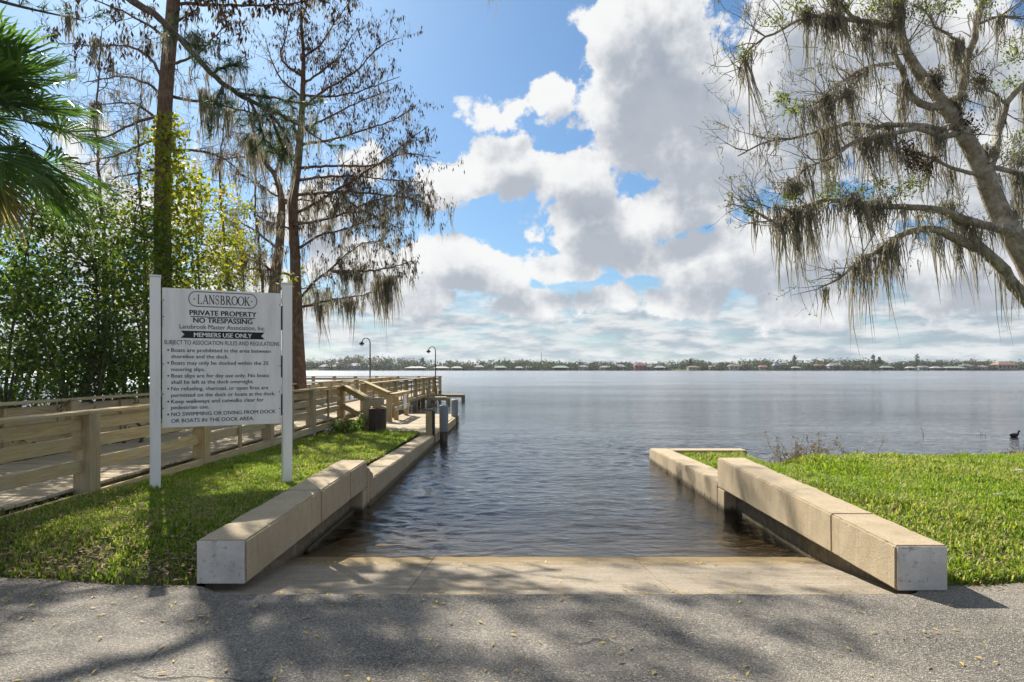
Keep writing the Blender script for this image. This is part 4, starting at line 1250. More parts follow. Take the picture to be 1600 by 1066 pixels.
for k, l in enumerate(ol):
    ln_ = np.linalg.norm(l[0][-1] - l[0][0])
    if k in (0, 1, 2, 10, 19): 
        oak.sprout(rng, l, 3, (.3, .7), .012, 2, .3, .05); continue
    oak.sprout(rng, l, int(6 + ln_ * 4.6), (.25, .75), .010, 2, .18, .10, 0.0, (-.25, 0, .25), .24)
    oak.sprout(rng, l, 3, (.4, .8), .010, 2, .8, .06, 0, (-.5, 0, .1), .2)
oak.sprout(rng, trunk, 10, (.4, 1.0), .014, 2, .55, .08)
moss, lf, dead = Geo(), Geo(), Geo()
mp = []
for k, l in enumerate(ol):
    P = l[0]
    ln_ = np.linalg.norm(P[-1] - P[0])
    if k in (2,): continue
    n = int(ln_ * (10 if k in (0, 1, 14) else 14)) if k != 19 else 0
    if k in (9,):  n = int(ln_ * 11)
    lo = .10 if k != 9 else .25
    # moss hangs in clumps along the limb
    cl = rng.uniform(lo, 1.0, max(2, int(ln_ * 2.3)))
    for _ in range(n):
        t = np.clip(rng.choice(cl) + rng.normal(0, .025), 0, 1)
        mp.append(P[int(t * (len(P) - 1))] + rng.normal(0, .035, 3))
mp = np.array(mp)
strands(moss, mp, rng, 8, (.10, .62), .0062, .11)
sel = mp[rng.integers(0, len(mp), 85)]
strands(moss, sel, rng, 17, (.4, 1.15), .0068, .085)
tp = np.array([t[0] for t in pick(rng, oak.tips, 260)])
strands(moss, tp, rng, 5, (.06, .32), .006, .06)
# the named heavy beards of the photograph
for (px, py, d, L_, n) in ((1310, 130, 9.2, .75, 70), (1265, 165, 9.0, .75, 80), (1380, 60, 9.3, .55, 90), (1345, 55, 9.2, .5, 60), (1400, 40, 9.3, .5, 60), (1500, 60, 9.7, .7, 60), (1520, 20, 9.6, .6, 50),
                           (1230, 335, 8.9, .75, 60), (1345, 320, 9.1, .7, 80), (1410, 320, 9.4, .6, 60), (1300, 318, 9.0, .6, 60), (1370, 400, 9.4, .75, 80), (1490, 375, 9.9, .9, 70), (1320, 425, 9.3, .6, 50), (1290, 450, 9.2, .55, 50), (1175, 330, 8.7, .75, 30), (1205, 345, 8.7, .6, 40), (1395, 370, 9.5, .6, 40), (1530, 385, 9.9, .7, 40),
                           (1590, 300, 10.3, .6, 50), (1560, 270, 10.2, .5, 40), (1590, 210, 10.4, .5, 40)):
    strands(moss, np.array([at(px + rng.normal(0, 6), py, d) for _ in range(5)]), rng, n // 7, (L_ * .55, L_), .0065, .075)
strands(moss, np.array([at(769, -44, 8.05)] * 2), rng, 7, (.5, .62), .006, .02)
# clumps clinging round limbs
for (px, py, d, s) in ((1455, 118, 9.8, .14), (1490, 158, 9.95, .16), (1238, 290, 8.9, .15), (1375, 315, 9.4, .16), (1330, 312, 9.1, .15), (1480, 322, 9.9, .12), (1300, 30, 9.0, .10), (1260, 20, 9.0, .12), (1390, 20, 9.3, .22), (1350, 40, 9.2, .18), (1540, 235, 10.1, .13), (1575, 330, 10.2, .16), (1590, 250, 10.4, .2)):
    c = np.array(at(px, py, d)); q = c + rng.normal(0, s * .55, (160, 3)) * np.array([1, 1, .7])
    strands(moss, q, rng, 2, (.05, .22), .007, .03)
# leaf tufts
tuft = [(1300, 300, 9.0, .22), (1235, 310, 8.8, .14), (1172, 330, 8.6, .12), (1425, 285, 9.6, .22), (1410, 300, 9.5, .2), (1375, 285, 9.4, .15), (1390, 5, 9.2, .3), (1440, 10, 9.3, .25), (1365, 10, 9.2, .25), (1480, 5, 9.5, .25), (1590, 70, 10.2, .25), (1585, 90, 10.3, .2), (1222, 155, 8.8, .15), (1240, 170, 8.9, .15), (1250, 5, 8.8, .2), (1215, 30, 8.7, .15), (1160, 85, 8.6, .12), (1600, 215, 10.4, .3), (1580, 350, 10.6, .25), (1310, 5, 9.0, .18), (1540, 5, 9.6, .2), (1580, 130, 10.2, .2), (1590, 240, 10.4, .25), (1450, 330, 9.8, .14), (1345, 300, 9.2, .15)]
for (px, py, d, s) in tuft:
    c = np.array(at(px, py, d)); n = int(900 * s)
    leaves(lf, c + rng.normal(0, s * .5, (n, 3)) * np.array([1, 1, .6]), None, .048, rng, .42, tint=np.clip(rng.beta(2.4, 2.2, n) * .8, 0, .8))
P = np.array([t[0] for t in pick(rng, oak.tips, 1300)]); leaves(lf, P, None, .045, rng, .42, tint=np.clip(rng.beta(2.4, 2.2, len(P)) * .95, 0, 1))
for (px, py, d, s) in ((1505, 190, 9.9, .16), (1520, 205, 10.0, .13), (1412, 232, 9.6, .15), (1425, 250, 9.6, .15), (1460, 130, 9.8, .12), (1530, 125, 9.9, .12), (1445, 258, 9.6, .12)):
    c = np.array(at(px, py, d)); leaves(dead, c + rng.normal(0, s * .5, (170, 3)), None, .055, rng, .4)
oak.finish(M['bark_oak'], 'trunk', (('moss', moss, M['moss']), ('leaves', lf, M['leaf_oak']), ('dead_leaves', dead, M['tassel'])))

# ---------------------------------------------------------------- bald cypress by the boardwalk
rng = np.random.default_rng(8)
cy = Tree('bald_cypress', (-6.95, 22.0, -.2), 'tall bare bald cypress with moss beside the boardwalk, right of the sign', 'bare cypresses along the shore')
DC = 22.0
ctr = cy.limb([at(469, 668, DC), at(468, 600, DC), at(465, 520, DC), at(462, 440, DC), at(461, 400, DC), at(458, 320, DC), at(466, 250, DC), at(472, 170, DC), at(474, 94, DC), at(472, 45, DC), at(470, 5, DC)],
              [.31, .225, .19, .175, .165, .15, .125, .095, .062, .035, .015], 12)
cspec = [
    [(474, 328), (529, 296), (570, 270), (604, 247), (637, 221), (669, 197)], [(473, 170), (506, 142), (555, 112), (592, 75), (619, 60)],
    [(474, 130), (503, 112), (532, 86), (562, 38)], [(475, 225), (525, 217), (570, 202), (615, 187), (650, 165)],
    [(474, 262), (525, 259), (585, 258), (630, 240), (682, 247)], [(474, 304), (540, 300), (592, 304), (645, 311), (678, 326)],
    [(465, 390), (500, 368), (540, 358), (592, 337), (630, 318)], [(532, 300), (555, 322), (592, 341), (630, 360)],
    [(467, 470), (490, 440), (515, 422), (545, 395), (580, 378), (620, 400)], [(472, 480), (510, 470), (540, 465), (575, 460), (605, 448)],
    [(520, 424), (560, 424), (600, 420), (645, 408)], [(470, 205), (510, 185), (560, 160), (610, 140)], [(472, 90), (500, 70), (520, 40), (545, 5)],
    [(474, 70), (470, 40), (480, 10), (500, -20)], [(470, 150), (440, 125), (425, 95), (415, 60)], [(468, 245), (430, 235), (395, 215), (360, 205)],
    [(462, 320), (430, 305), (400, 285), (365, 270)], [(461, 360), (430, 350), (395, 335)], [(462, 430), (430, 425), (395, 420), (370, 430)], [(470, 190), (435, 180), (400, 165)],
    [(473, 150), (520, 150), (570, 140), (625, 120)], [(476, 280), (540, 275), (600, 280), (660, 285)], [(466, 350), (520, 340), (580, 315), (640, 300)], [(471, 118), (440, 95), (445, 60), (455, 20)],
]
def rooted(tr, s, d):
    """Start a limb on the trunk's own axis."""
    p = np.array(at(s[0][0], s[0][1], d)); P = tr[0]
    i = int(np.argmin(np.abs(P[:, 2] - (p[2] - .06)))); q = P[i]
    return [((q[0]) / q[1] * F + VX, HY - (q[2] - H) / q[1] * F)] + list(s)
cl = []
for k_, s in enumerate(cspec):
    dd = rng.uniform(-1.2, 1.2)
    if k_ not in (7, 10): s = rooted(ctr, s, DC)
    cl.append(cy.pxlimb(s, DC, DC + dd, .062, .010, 6, rng, .012))
tass, moss = Geo(), Geo()
for k, l in enumerate(cl):
    ln_ = np.linalg.norm(l[0][-1] - l[0][0])
    cy.sprout(rng, l, int(6 + ln_ * 4.4), (.35, .95), .012, 2, .15, .04, .0, (.12, 0, .12), .2, (2, 4), .8)
cy.sprout(rng, ctr, 12, (.5, 1.2), .014, 2, .45, .02)
tips = np.array([t[0] for t in cy.tips]); nodes = np.array([t[0] for t in cy.nodes])
high = tips[(tips[:, 2] > 4.4)]
hn = nodes[(nodes[:, 2] > 4.6) & (nodes[:, 0] > -7.3)]
hp = np.concatenate([high[rng.integers(0, len(high), 3600)], hn[rng.integers(0, len(hn), 4400)]]) + rng.normal(0, .03, (8000, 3))
dn = np.tile(np.array([[.05, 0, -1.0]]), (len(hp), 1)) + rng.normal(0, .22, (len(hp), 3))
leaves(tass, hp, dn, .135, rng, .28)
mp = []
for k, l in enumerate(cl):
    P = l[0]; zm = P[:, 2].mean(); ln_ = np.linalg.norm(P[-1] - P[0])
    n = int(ln_ * (9 if zm < 5.8 else 7 if zm < 8 else 2))
    cc = rng.uniform(.1, 1, max(2, int(ln_ * 1.6)))
    for _ in range(n): mp.append(P[int(np.clip(rng.choice(cc) + rng.normal(0, .03), 0, 1) * (len(P) - 1))])
strands(moss, np.array(mp), rng, 8, (.2, .85), .009, .12)
ln2 = nodes[nodes[:, 2] < 7.4]
strands(moss, ln2[rng.integers(0, len(ln2), 900)], rng, 5, (.15, .7), .008, .10)
for (px, py, L_) in ((600, 430, 2.0), (545, 468, 1.3), (502, 475, 1.3), (590, 440, 1.4), (615, 432, 1.2), (560, 425, 1.1)):
    strands(moss, np.array([at(px + rng.normal(0, 5), py, DC) for _ in range(7)]), rng, 12, (L_ * .4, L_), .013, .2)
cy.finish(M['bark_cypress'], 'trunk', (('hanging_tassels', tass, M['tassel']), ('moss', moss, M['moss'])))

# smaller leaning cypress behind it
rng = np.random.default_rng(21)
c2 = Tree('bald_cypress', (-8.4, 24.3, -.3), 'slimmer grey cypress stem showing between the sign and the tall moss hung cypress', 'bare cypresses along the shore')
t2 = c2.limb([at(424, 668, 24.2), at(427, 520, 24.2), at(430, 440, 24.2), at(437, 380, 24.2), at(440, 315, 24.2), at(430, 275, 24.2), at(412, 250, 24.2), at(395, 200, 24.2), at(380, 120, 24.2)], [.30, .24, .20, .15, .12, .09, .07, .04, .015], 10)
moss = Geo(); lim = []
for s in ([(440, 320), (470, 312), (500, 318)], [(432, 430), (400, 405), (370, 395)], [(436, 390), (410, 370), (380, 350), (350, 345)], [(428, 275), (440, 240), (450, 200)], [(412, 252), (380, 245), (340, 250)], [(430, 450), (460, 452), (500, 448)]):
    lim.append(c2.pxlimb(s, 24.2, 24.2 + rng.uniform(-1, 1), .06, .012, 6, rng, .01))
for l in lim + [t2]: c2.sprout(rng, l, 9, (.4, 1.0), .012, 2, .2, .02)
nd = np.array([t[0] for t in c2.nodes]); strands(moss, nd[rng.integers(0, len(nd), 420)], rng, 6, (.2, .9), .013, .14)
c2.finish(M['bark_cypress'], 'trunk', (('moss', moss, M['moss']),))

# ---------------------------------------------------------------- vine clad cypress behind the boardwalk
rng = np.random.default_rng(14)
DA = 16.0
ca = Tree('bald_cypress', tuple(at(262, 680, DA)), 'tall reddish trunk wrapped in yellow green vine, bare limbs spreading, behind the sign', 'bare cypresses along the shore')
ta = ca.limb([at(262, 690, DA), at(258, 560, DA), at(255, 450, DA), at(254, 300, DA), at(257, 180, DA), at(264, 80, DA), at(271, 0, DA), at(276, -150, DA), at(282, -330, DA), at(286, -480, DA), at(290, -600, DA)],
             [.30, .22, .19, .18, .165, .155, .145, .12, .09, .06, .02], 12)
aspec = [[(272, 6), (330, 7), (400, 9), (470, 3), (540, -14)], [(260, 150), (300, 158), (340, 164), (400, 178), (450, 190)], [(256, 130), (235, 92), (200, 72), (150, 72), (75, 66)],
         [(255, 180), (215, 190), (165, 214), (110, 225)], [(254, 212), (190, 240), (130, 256)], [(262, 60), (200, 22), (120, -10)], [(255, 240), (300, 235), (345, 245), (380, 275)], [(256, 200), (225, 170), (190, 160), (140, 165)],
         [(262, 100), (290, 95), (320, 75), (350, 40)], [(254, 265), (215, 270), (170, 280)], [(266, 40), (300, 20), (330, -20)], [(258, 155), (230, 130), (180, 120), (130, 130)]]
al = [ca.pxlimb(rooted(ta, s, DA), DA, DA + rng.uniform(-1.2, 1.2), .055, .010, 7, rng, .012) for s in aspec]
for l in al: ca.sprout(rng, l, 11, (.35, .95), .011, 2, .15, .03, 0, (0, 0, 0), .26, (3, 5))
# unseen limbs above, turned so that they shade the apron
tass, moss, vine = Geo(), Geo(), Geo()
for k in range(14):
    z = rng.uniform(10.5, 15.5); a = rng.uniform(-1.1, 1.0); Lh = rng.uniform(2.0, 4.4) * (1.25 - .04 * z)
    base = np.array([-8.1 + .02 * z, 16.0, z])
    dx, dy = math.cos(a), math.sin(a)
    pts = [base, base + np.array([dx * Lh * .35, dy * Lh * .35, .25]), base + np.array([dx * Lh * .7, dy * Lh * .7, .35]), base + np.array([dx * Lh, dy * Lh, .2])]
    l = ca.limb([Vector(p) for p in pts], [.06, .045, .03, .01], 6)
    ca.sprout(rng, l, 7, (.4, 1.1), .014, 2, .2, .02)
nd = np.array([t[0] for t in ca.nodes]); tp = np.array([t[0] for t in ca.tips])
up_ = nd[nd[:, 2] > 8.8]
hp = up_[rng.integers(0, len(up_), 2600)] + rng.normal(0, .05, (2600, 3))
leaves(tass, hp, np.tile(np.array([[0, 0, -1.0]]), (len(hp), 1)) + rng.normal(0, .3, (len(hp), 3)), .15, rng, .32)
strands(moss, nd[rng.integers(0, len(nd), 330)], rng, 6, (.12, .6), .008, .10)
rt = nd[(nd[:, 2] > 10.2) & (nd[:, 0] > -7.7)]  # extra tassels out of view, added to deepen the apron shade
hp = rt[rng.integers(0, len(rt), 4200)] + rng.normal(0, .06, (4200, 3))
leaves(tass, hp, np.tile(np.array([[0, 0, -1.0]]), (len(hp), 1)) + rng.normal(0, .4, (len(hp), 3)), .17, rng, .36)
for (px, py, d, L_) in ((318, 140, 15.2, 1.4), (322, 150, 15.2, 1.3), (355, 170, 15.0, 1.0), (150, 60, 15.5, .8), (105, 25, 15.5, .8), (145, 160, 15.3, 1.2), (390, 210, 15.0, 1.3)):
    strands(moss, np.array([at(px + rng.normal(0, 4), py, d) for _ in range(5)]), rng, 14, (L_ * .5, L_), .010, .12)
n = 4000
tt = rng.uniform(0, 1, n); py_ = 185 + 300 * tt ** .85
spread_ = 14 + 60 * ss(.1, .75, tt)
keep = rng.uniform(0, 1, n) < 1.0
pxs = 266 + rng.normal(0, 1, n) * spread_ + 14 * np.sin(py_ * .05)
# vine leaves gather in sprays
spr = np.stack([pxs[::40], py_[::40]], 1); spr = np.repeat(spr, 40, 0)[:n] + rng.normal(0, 13, (n, 2))
V = np.array([tuple(at(a, b, DA - .25 + c)) for (a, b), c in zip(spr, rng.normal(0, .28, n))])
leaves(vine, V, None, .125, rng, .62, flat=1.2, tint=np.clip(rng.beta(1.5, 2.2, n), 0, 1))
ca.finish(M['bark_cypress'], 'trunk', (('hanging_tassels', tass, M['tassel']), ('moss', moss, M['moss']), ('vine', vine, M['leaf_vine'])))

# ---------------------------------------------------------------- pine whose bough crosses the top left
rng = np.random.default_rng(31)
DP = 14.5
pi_ = Tree('pine_tree', (-13.6, DP, 0.0), 'tall pine beyond the palm, one needled bough reaching across above the sign', None)
pt_ = pi_.limb([(-13.6, DP, -.2), (-13.5, DP, 4), (-13.3, DP, 8), (-13.0, DP, 12), (-12.7, DP, 15.5), (-12.6, DP, 17)], [.26, .22, .19, .14, .07, .02], 12)
bough = pi_.pxlimb([(-165, -160), (-40, -130), (90, -75), (205, 0), (245, 25), (282, 62), (330, 115), (370, 145), (405, 165), (432, 190), (452, 222)], 14.3, 12.6, .11, .022, 9, rng, .008)
subs = [pi_.pxlimb(s, 13.0, 12.5, .03, .010, 6, rng, .008) for s in ([(372, 146), (410, 150), (450, 158), (492, 165)], [(405, 165), (440, 180), (480, 205), (520, 232)], [(390, 158), (405, 190), (415, 225)], [(330, 115), (350, 105), (375, 98)], [(350, 130), (335, 160), (330, 190)], [(425, 185), (440, 225), (470, 262)], [(282, 62), (300, 70), (322, 72)])]
nl = Geo(); moss = Geo()
P_, D_ = [], []
for l in subs + [bough]:
    n0 = len(pi_.nodes)
    pi_.sprout(rng, l, 12 if l is not bough else 10, (.22, .5), .008, 1, .15 if l is not bough else .62, .05, 0, (.1, 0, 0), .2, (1, 3))
    seg = pi_.nodes[n0:]
    for k, t in enumerate(seg):
        if k % 3 == 0: P_.append(t[0]); D_.append(t[1])
needles(nl, P_, D_, rng, 26, .20, .0045)
mpn = np.array([x[0] for x in pi_.nodes]); strands(moss, mpn[rng.integers(0, len(mpn), 60)], rng, 8, (.2, .8), .009, .10)
strands(moss, np.array([at(392 + rng.normal(0, 3), 215, 12.7) for _ in range(6)]), rng, 16, (.6, 1.2), .009, .09)
P_, D_ = [], []
for k in range(9):
    z = rng.uniform(9.2, 16.5); a = rng.uniform(0, 6.283); Lh = rng.uniform(2.4, 5.0)
    base = np.array([-12.9, DP, z]); dv = np.array([math.cos(a), math.sin(a), .08])
    l = pi_.limb([Vector(base), Vector(base + dv * Lh * .5), Vector(base + dv * Lh + np.array([0, 0, .2]))], [.06, .04, .012], 6)
    n0 = len(pi_.nodes)
    pi_.sprout(rng, l, 9, (.4, .8), .012, 1, .35, .06, 0, (0, 0, .1), .2, (2, 3))
    for kk, t in enumerate(pi_.nodes[n0:]):
        if kk % 3 == 0: P_.append(t[0]); D_.append(t[1])
needles(nl, P_, D_, rng, 12, .26, .011)
pi_.finish(M['bark_pine'], 'trunk', (('needles', nl, M['needle']), ('moss', moss, M['moss'])))

# ---------------------------------------------------------------- cabbage palm, far left
rng = np.random.default_rng(4)
CX, CY, CZ = -7.72, 9.6, 5.15
palm = empty('cabbage_palm', (CX - .1, CY, 0)); tag(palm, 'cabbage palm with dense green fan fronds at the left edge', 'palm')
G = Geo(); add_tube(G, [(0, 0, -.2), (.02, 0, 2.0), (.06, 0, 4.0), (.1, 0, CZ + .1)], [.20, .17, .16, .14], 14)
link('trunk', G.mesh('trunk', M['bark_pine'], True), palm)
def frond(az, el, pet, R, tint0, nl=34):
    G = Geo()
    d = np.array([math.cos(el) * math.cos(az), math.cos(el) * math.sin(az), math.sin(el)])
    side = unit(np.cross(d, [0, 0, 1.0])); upv = np.cross(side, d)
    base = np.array([.1, 0, CZ])
    hub = base + d * pet + np.array([0, 0, -.10 * pet])
    d2 = unit(d + np.array([0, 0, -.35])); upv = np.cross(side, d2)
    segs = [(base, base + d * pet * .5 + np.array([0, 0, -.02]), .016, .012), (base + d * pet * .5 + np.array([0, 0, -.02]), hub, .012, .008)]
    prisms(G, segs, 4, .35)
    costa = hub + d2 * R * .28 + np.array([0, 0, -.05])
    for k in range(nl):
        a = (k / (nl - 1) - .5) * 2 * 1.95 + rng.normal(0, .03)
        s = abs(a) / 1.95
        o = hub + (costa - hub) * (1 - s) * .9
        dv = unit(d2 * math.cos(a) + side * math.sin(a) + upv * .18)
        Lk = R * (1 - .25 * s) * rng.uniform(.88, 1.08)
        wv = unit(np.cross(dv, upv + rng.normal(0, .25, 3))); nv = np.cross(wv, dv)
        droop = rng.uniform(.10, .34) * Lk
        pts = [o, o + dv * Lk * .45 + np.array([0, 0, -.02]), o + dv * Lk * .78 + np.array([0, 0, -.35 * droop]), o + dv * Lk + np.array([0, 0, -droop])]
        ws = (.006, .020, .013, .001)
        rows = []
        for p, w in zip(pts, ws): rows += [p + wv * w, p - nv * w * .5, p - wv * w]
        q = []
        for i in range(3):
            b0 = i * 3
            q += [(b0, b0 + 1, b0 + 4, b0 + 3), (b0 + 1, b0 + 2, b0 + 5, b0 + 4)]
        G.add(rows, quads=q, tint=float(np.clip(tint0 + rng.normal(0, .12), 0, .78 if tint0 < .8 else 1)))
    return G
for k in range(42):
    az = rng.uniform(-2.0, 1.2) if k < 34 else rng.uniform(0, 6.28)
    el = [.95, .55, .2, -.15, -.5][k % 5] + rng.uniform(-.15, .15)
    link('frond', frond(az, el, rng.uniform(.55, 1.1), rng.uniform(.78, 1.0), rng.uniform(.25, .7)).mesh('frond', M['frond']), palm)
for k in range(7):
    link('dead_frond', frond(rng.uniform(-1.6, 1.2), -1.15 + rng.uniform(-.2, .2), .75, .8, .98, 20).mesh('dead_frond', M['frond']), palm)

# ---------------------------------------------------------------- shrubs and small trees behind the boardwalk
def shrub(name, label, px, py, d, rx, rz, ncl, mat, seed, leaf=.108, per=20, stems=3, tintmul=1.0, group='shrubs behind the boardwalk', category='shrub', cl=.145, yl=None):
    rng = np.random.default_rng(seed)
    c = np.array(at(px, py, d)); gz = float(zleft(c[0], d)) - .1
    t = Tree(name, (c[0], d, gz), label, group, category)
    lf = Geo()
    u = rng.normal(0, 1, (ncl, 3)); u /= np.linalg.norm(u, axis=1)[:, None]
    rad = rng.uniform(.25, 1.0, ncl) ** .55
    C = c + u * rad[:, None] * np.array([rx, rx * .8, rz]) + rng.normal(0, .1, (ncl, 3))
    C = C[C[:, 2] > gz + .15]
    C = C[C[:, 0] < -7.2 + .03 * (C[:, 2])]
    for k in range(stems):
        a = rng.uniform(0, 6.28); top = C[rng.integers(0, len(C))]
        b = np.array([c[0] + .25 * math.cos(a), d + .25 * math.sin(a), gz])
        mid = (b + top) / 2 + rng.normal(0, .18, 3)
        l = t.limb([Vector(b), Vector(mid), Vector(top)], [.038, .026, .010], 7)
        t.sprout(rng, l, 6, (.4, .9), .010, 1, .25, .08)
    hubs = np.array([p for l in t.limbs for p in l[0]])
    for q in C[::2]:
        i = np.argmin(np.linalg.norm(hubs - q, axis=1) + (hubs[:, 2] > q[2]) * .5)
        m = (hubs[i] + q) / 2 + rng.normal(0, .06, 3)
        t.segs += [(hubs[i], m, .010, .007), (m, q, .007, .003)]
    n = len(C) * per
    spr = np.repeat(C, per, 0) + rng.normal(0, cl, (n, 3)) * np.array([1, 1, .7])
    tone = np.repeat(rng.normal(0, .16, len(C)), per)
    tn = np.clip(rng.beta(2, 2.4, n) * tintmul + tone, 0, 1)
    leaves(lf, spr, None, leaf, rng, .48, flat=.9, tint=tn)
    t.finish(M['bark_bush'], 'stems', (('foliage', lf, mat),))
for a in (
    ('broadleaf_shrub', 'leafy green shrub at the left edge, just behind the nearest stretch of railing', 25, 520, 10.8, 1.0, 1.3, 95, M['leaf_bush'], 101),
    ('small_tree', 'dark green small tree under the palm, left of the sign', 120, 440, 12.2, 1.05, 1.75, 130, M['leaf_dark'], 102),
    ('small_tree', 'bright green small tree directly below the palm fronds', 30, 380, 12.8, 1.35, 1.45, 120, M['leaf_bush'], 103),
    ('broadleaf_shrub', 'mid green shrub close to the left post of the sign', 195, 500, 13.6, .95, 1.7, 120, M['leaf_bush'], 104),
    ('small_tree', 'green and yellow leaved small tree rising behind the left sign post', 245, 440, 15.0, 1.05, 1.9, 120, M['leaf_bush'], 105),
    ('small_tree', 'yellow leaved sparse tree above the top of the sign', 325, 375, 17.2, 1.25, 1.5, 95, M['leaf_vine'], 106),
    ('broadleaf_shrub', 'thin yellowish shrub between the vine clad trunk and the mossy cypress', 385, 400, 18.6, 1.1, 1.7, 62, M['leaf_vine'], 107),
    ('broadleaf_shrub', 'shaded shrub hidden low behind the sign board', 330, 540, 16.5, 1.3, 1.3, 90, M['leaf_dark'], 108),
    ('understory_plant', 'low weeds seen through the railing at the left edge', 40, 655, 10.0, 1.0, .45, 50, M['leaf_bush'], 109),
    ('understory_plant', 'low dark undergrowth seen under the far rail beside the sign', 190, 640, 12.0, 1.2, .5, 60, M['leaf_dark'], 110),
    ('broadleaf_shrub', 'small yellow green shrub at the foot of the mossy cypress', 438, 575, 23.2, .5, .85, 34, M['leaf_vine'], 111),
    ('broadleaf_shrub', 'deep green shrub behind the dark small tree, by the water', 75, 560, 13.4, 1.5, 1.1, 110, M['leaf_dark'], 112),
    ('broadleaf_shrub', 'dark shrub low between the left sign post and the railing post beside it', 150, 585, 12.6, 1.1, .85, 80, M['leaf_dark'], 121),
    ('broadleaf_shrub', 'dark shrub filling the lower gap left of the sign, behind the far rail', 215, 590, 14.6, 1.0, .9, 75, M['leaf_bush'], 122),
    ('broadleaf_shrub', 'big shaded shrub behind everything at the left edge', -10, 470, 14.5, 1.6, 1.9, 110, M['leaf_dark'], 123),
    ('broadleaf_shrub', 'dark shrub just right of the vine clad trunk, above the board', 300, 440, 18.5, 1.3, 1.4, 80, M['leaf_dark'], 124),
    ('small_tree', 'pale green tree filling the gap between palm and vine clad trunk', 165, 360, 15.5, 1.3, 1.3, 80, M['leaf_bush'], 113),
):
    a = list(a); a[7] = int(a[7] * (1.2 if a[8] is M['leaf_vine'] else 1.15))
    shrub(*a)

# bare twiggy saplings tangled between palm and vine clad trunk
def sapling(px, d, top, label, seed):
    rng = np.random.default_rng(seed)
    c = np.array(at(px, 600, d)); gz = float(zleft(c[0], d)) - .1
    t = Tree('bare_sapling', (c[0], d, gz), label, 'bare saplings behind the boardwalk', 'tree')
    tz = np.array(at(px, top, d))[2]
    l = t.limb([(c[0], d, gz), (c[0] + .2, d, gz + (tz - gz) * .4), (c[0] - .1, d + .2, gz + (tz - gz) * .75), (c[0] + .15, d, tz)], [.06, .045, .028, .008], 7, rng=rng, jit=.015)
    t.sprout(rng, l, 22, (.7, 1.6), .013, 2, .42, .03, 0, (0, 0, .05), .24, (3, 5))
    ms = Geo(); nd = np.array([q[0] for q in t.nodes]); strands(ms, nd[rng.integers(0, len(nd), 50)], rng, 5, (.1, .5), .007, .08)
    t.finish(M['bark_cypress'], 'trunk', (('moss', ms, M['moss']),))
sapling(150, 15.8, 40, 'thin bare grey sapling with fine twigs next to the palm', 401)
sapling(215, 17.6, 90, 'thin bare sapling just left of the vine clad trunk', 402)
sapling(345, 18.2, 150, 'bare twiggy sapling right of the vine clad trunk, above the board', 403)
sapling(400, 20.5, 190, 'bare twiggy sapling close to the slimmer grey cypress', 404)

def weed(px, d, label, seed, x=None):
    rng = np.random.default_rng(seed)
    c = np.array(at(px, 600, d)); z = float(zleft(c[0], d))
    t = Tree('weed_plant', (c[0], d, z), label, 'weeds at the boardwalk edge', 'weed')
    for k in range(7): grow(rng, (c[0] + rng.normal(0, .08), d + rng.normal(0, .12), z - .02), (rng.normal(0, .5), rng.normal(0, .5), 1), rng.uniform(.2, .42), .006, 1, t.segs, t.tips, .2, 0, (2, 3), .5, 0, t.nodes)
    lf = Geo(); P = np.array([q[0] for q in t.nodes]); P = np.repeat(P, 6, 0) + rng.normal(0, .04, (len(P) * 6, 3))
    leaves(lf, P, None, .075, rng, .5, .8)
    o = t.o
    G = Geo(); prisms(G, t.segs, 3); link('stems', t.local(G).mesh('stems', M['bark_bush']), o); link('foliage', t.local(lf).mesh('foliage', M['leaf_bush']), o)
weed(556, 17.0, 'leafy weed against the boardwalk next to the steps', 201)
weed(528, 16.2, 'smaller weed sprouting beside the boardwalk, nearer than the steps', 202)

# ---------------------------------------------------------------- grass and litter
def blades(G, P, rng, h, w, tint, lean=.55):
    n = len(P); P = np.asarray(P, float)
    a = rng.uniform(0, 6.283, n); S = np.stack([np.cos(a), np.sin(a), 0 * a], 1)
    b = a + 1.57 + rng.normal(0, .4, n); Ld = np.stack([np.cos(b), np.sin(b), 0 * b], 1)
    hh = (h * rng.uniform(.5, 1.35, n))[:, None]; ww = (w * rng.uniform(.7, 1.3, n))[:, None]
    ln_ = np.abs(rng.normal(lean, .35, n))[:, None]
    up = np.array([0, 0, 1.0])
    m = P + up * hh * .62 + Ld * hh * ln_ * .35; t = P + up * hh * (1 - .25 * ln_) + Ld * hh * ln_
    V = np.stack([P + S * ww, P - S * ww, m + S * ww * .8, m - S * ww * .8, t], 1).reshape(-1, 3)
    k = np.arange(n)[:, None] * 5
    G.add(V, quads=k + np.array([[0, 1, 3, 2]]), tris=k + np.array([[2, 3, 4]]), tint=tint)

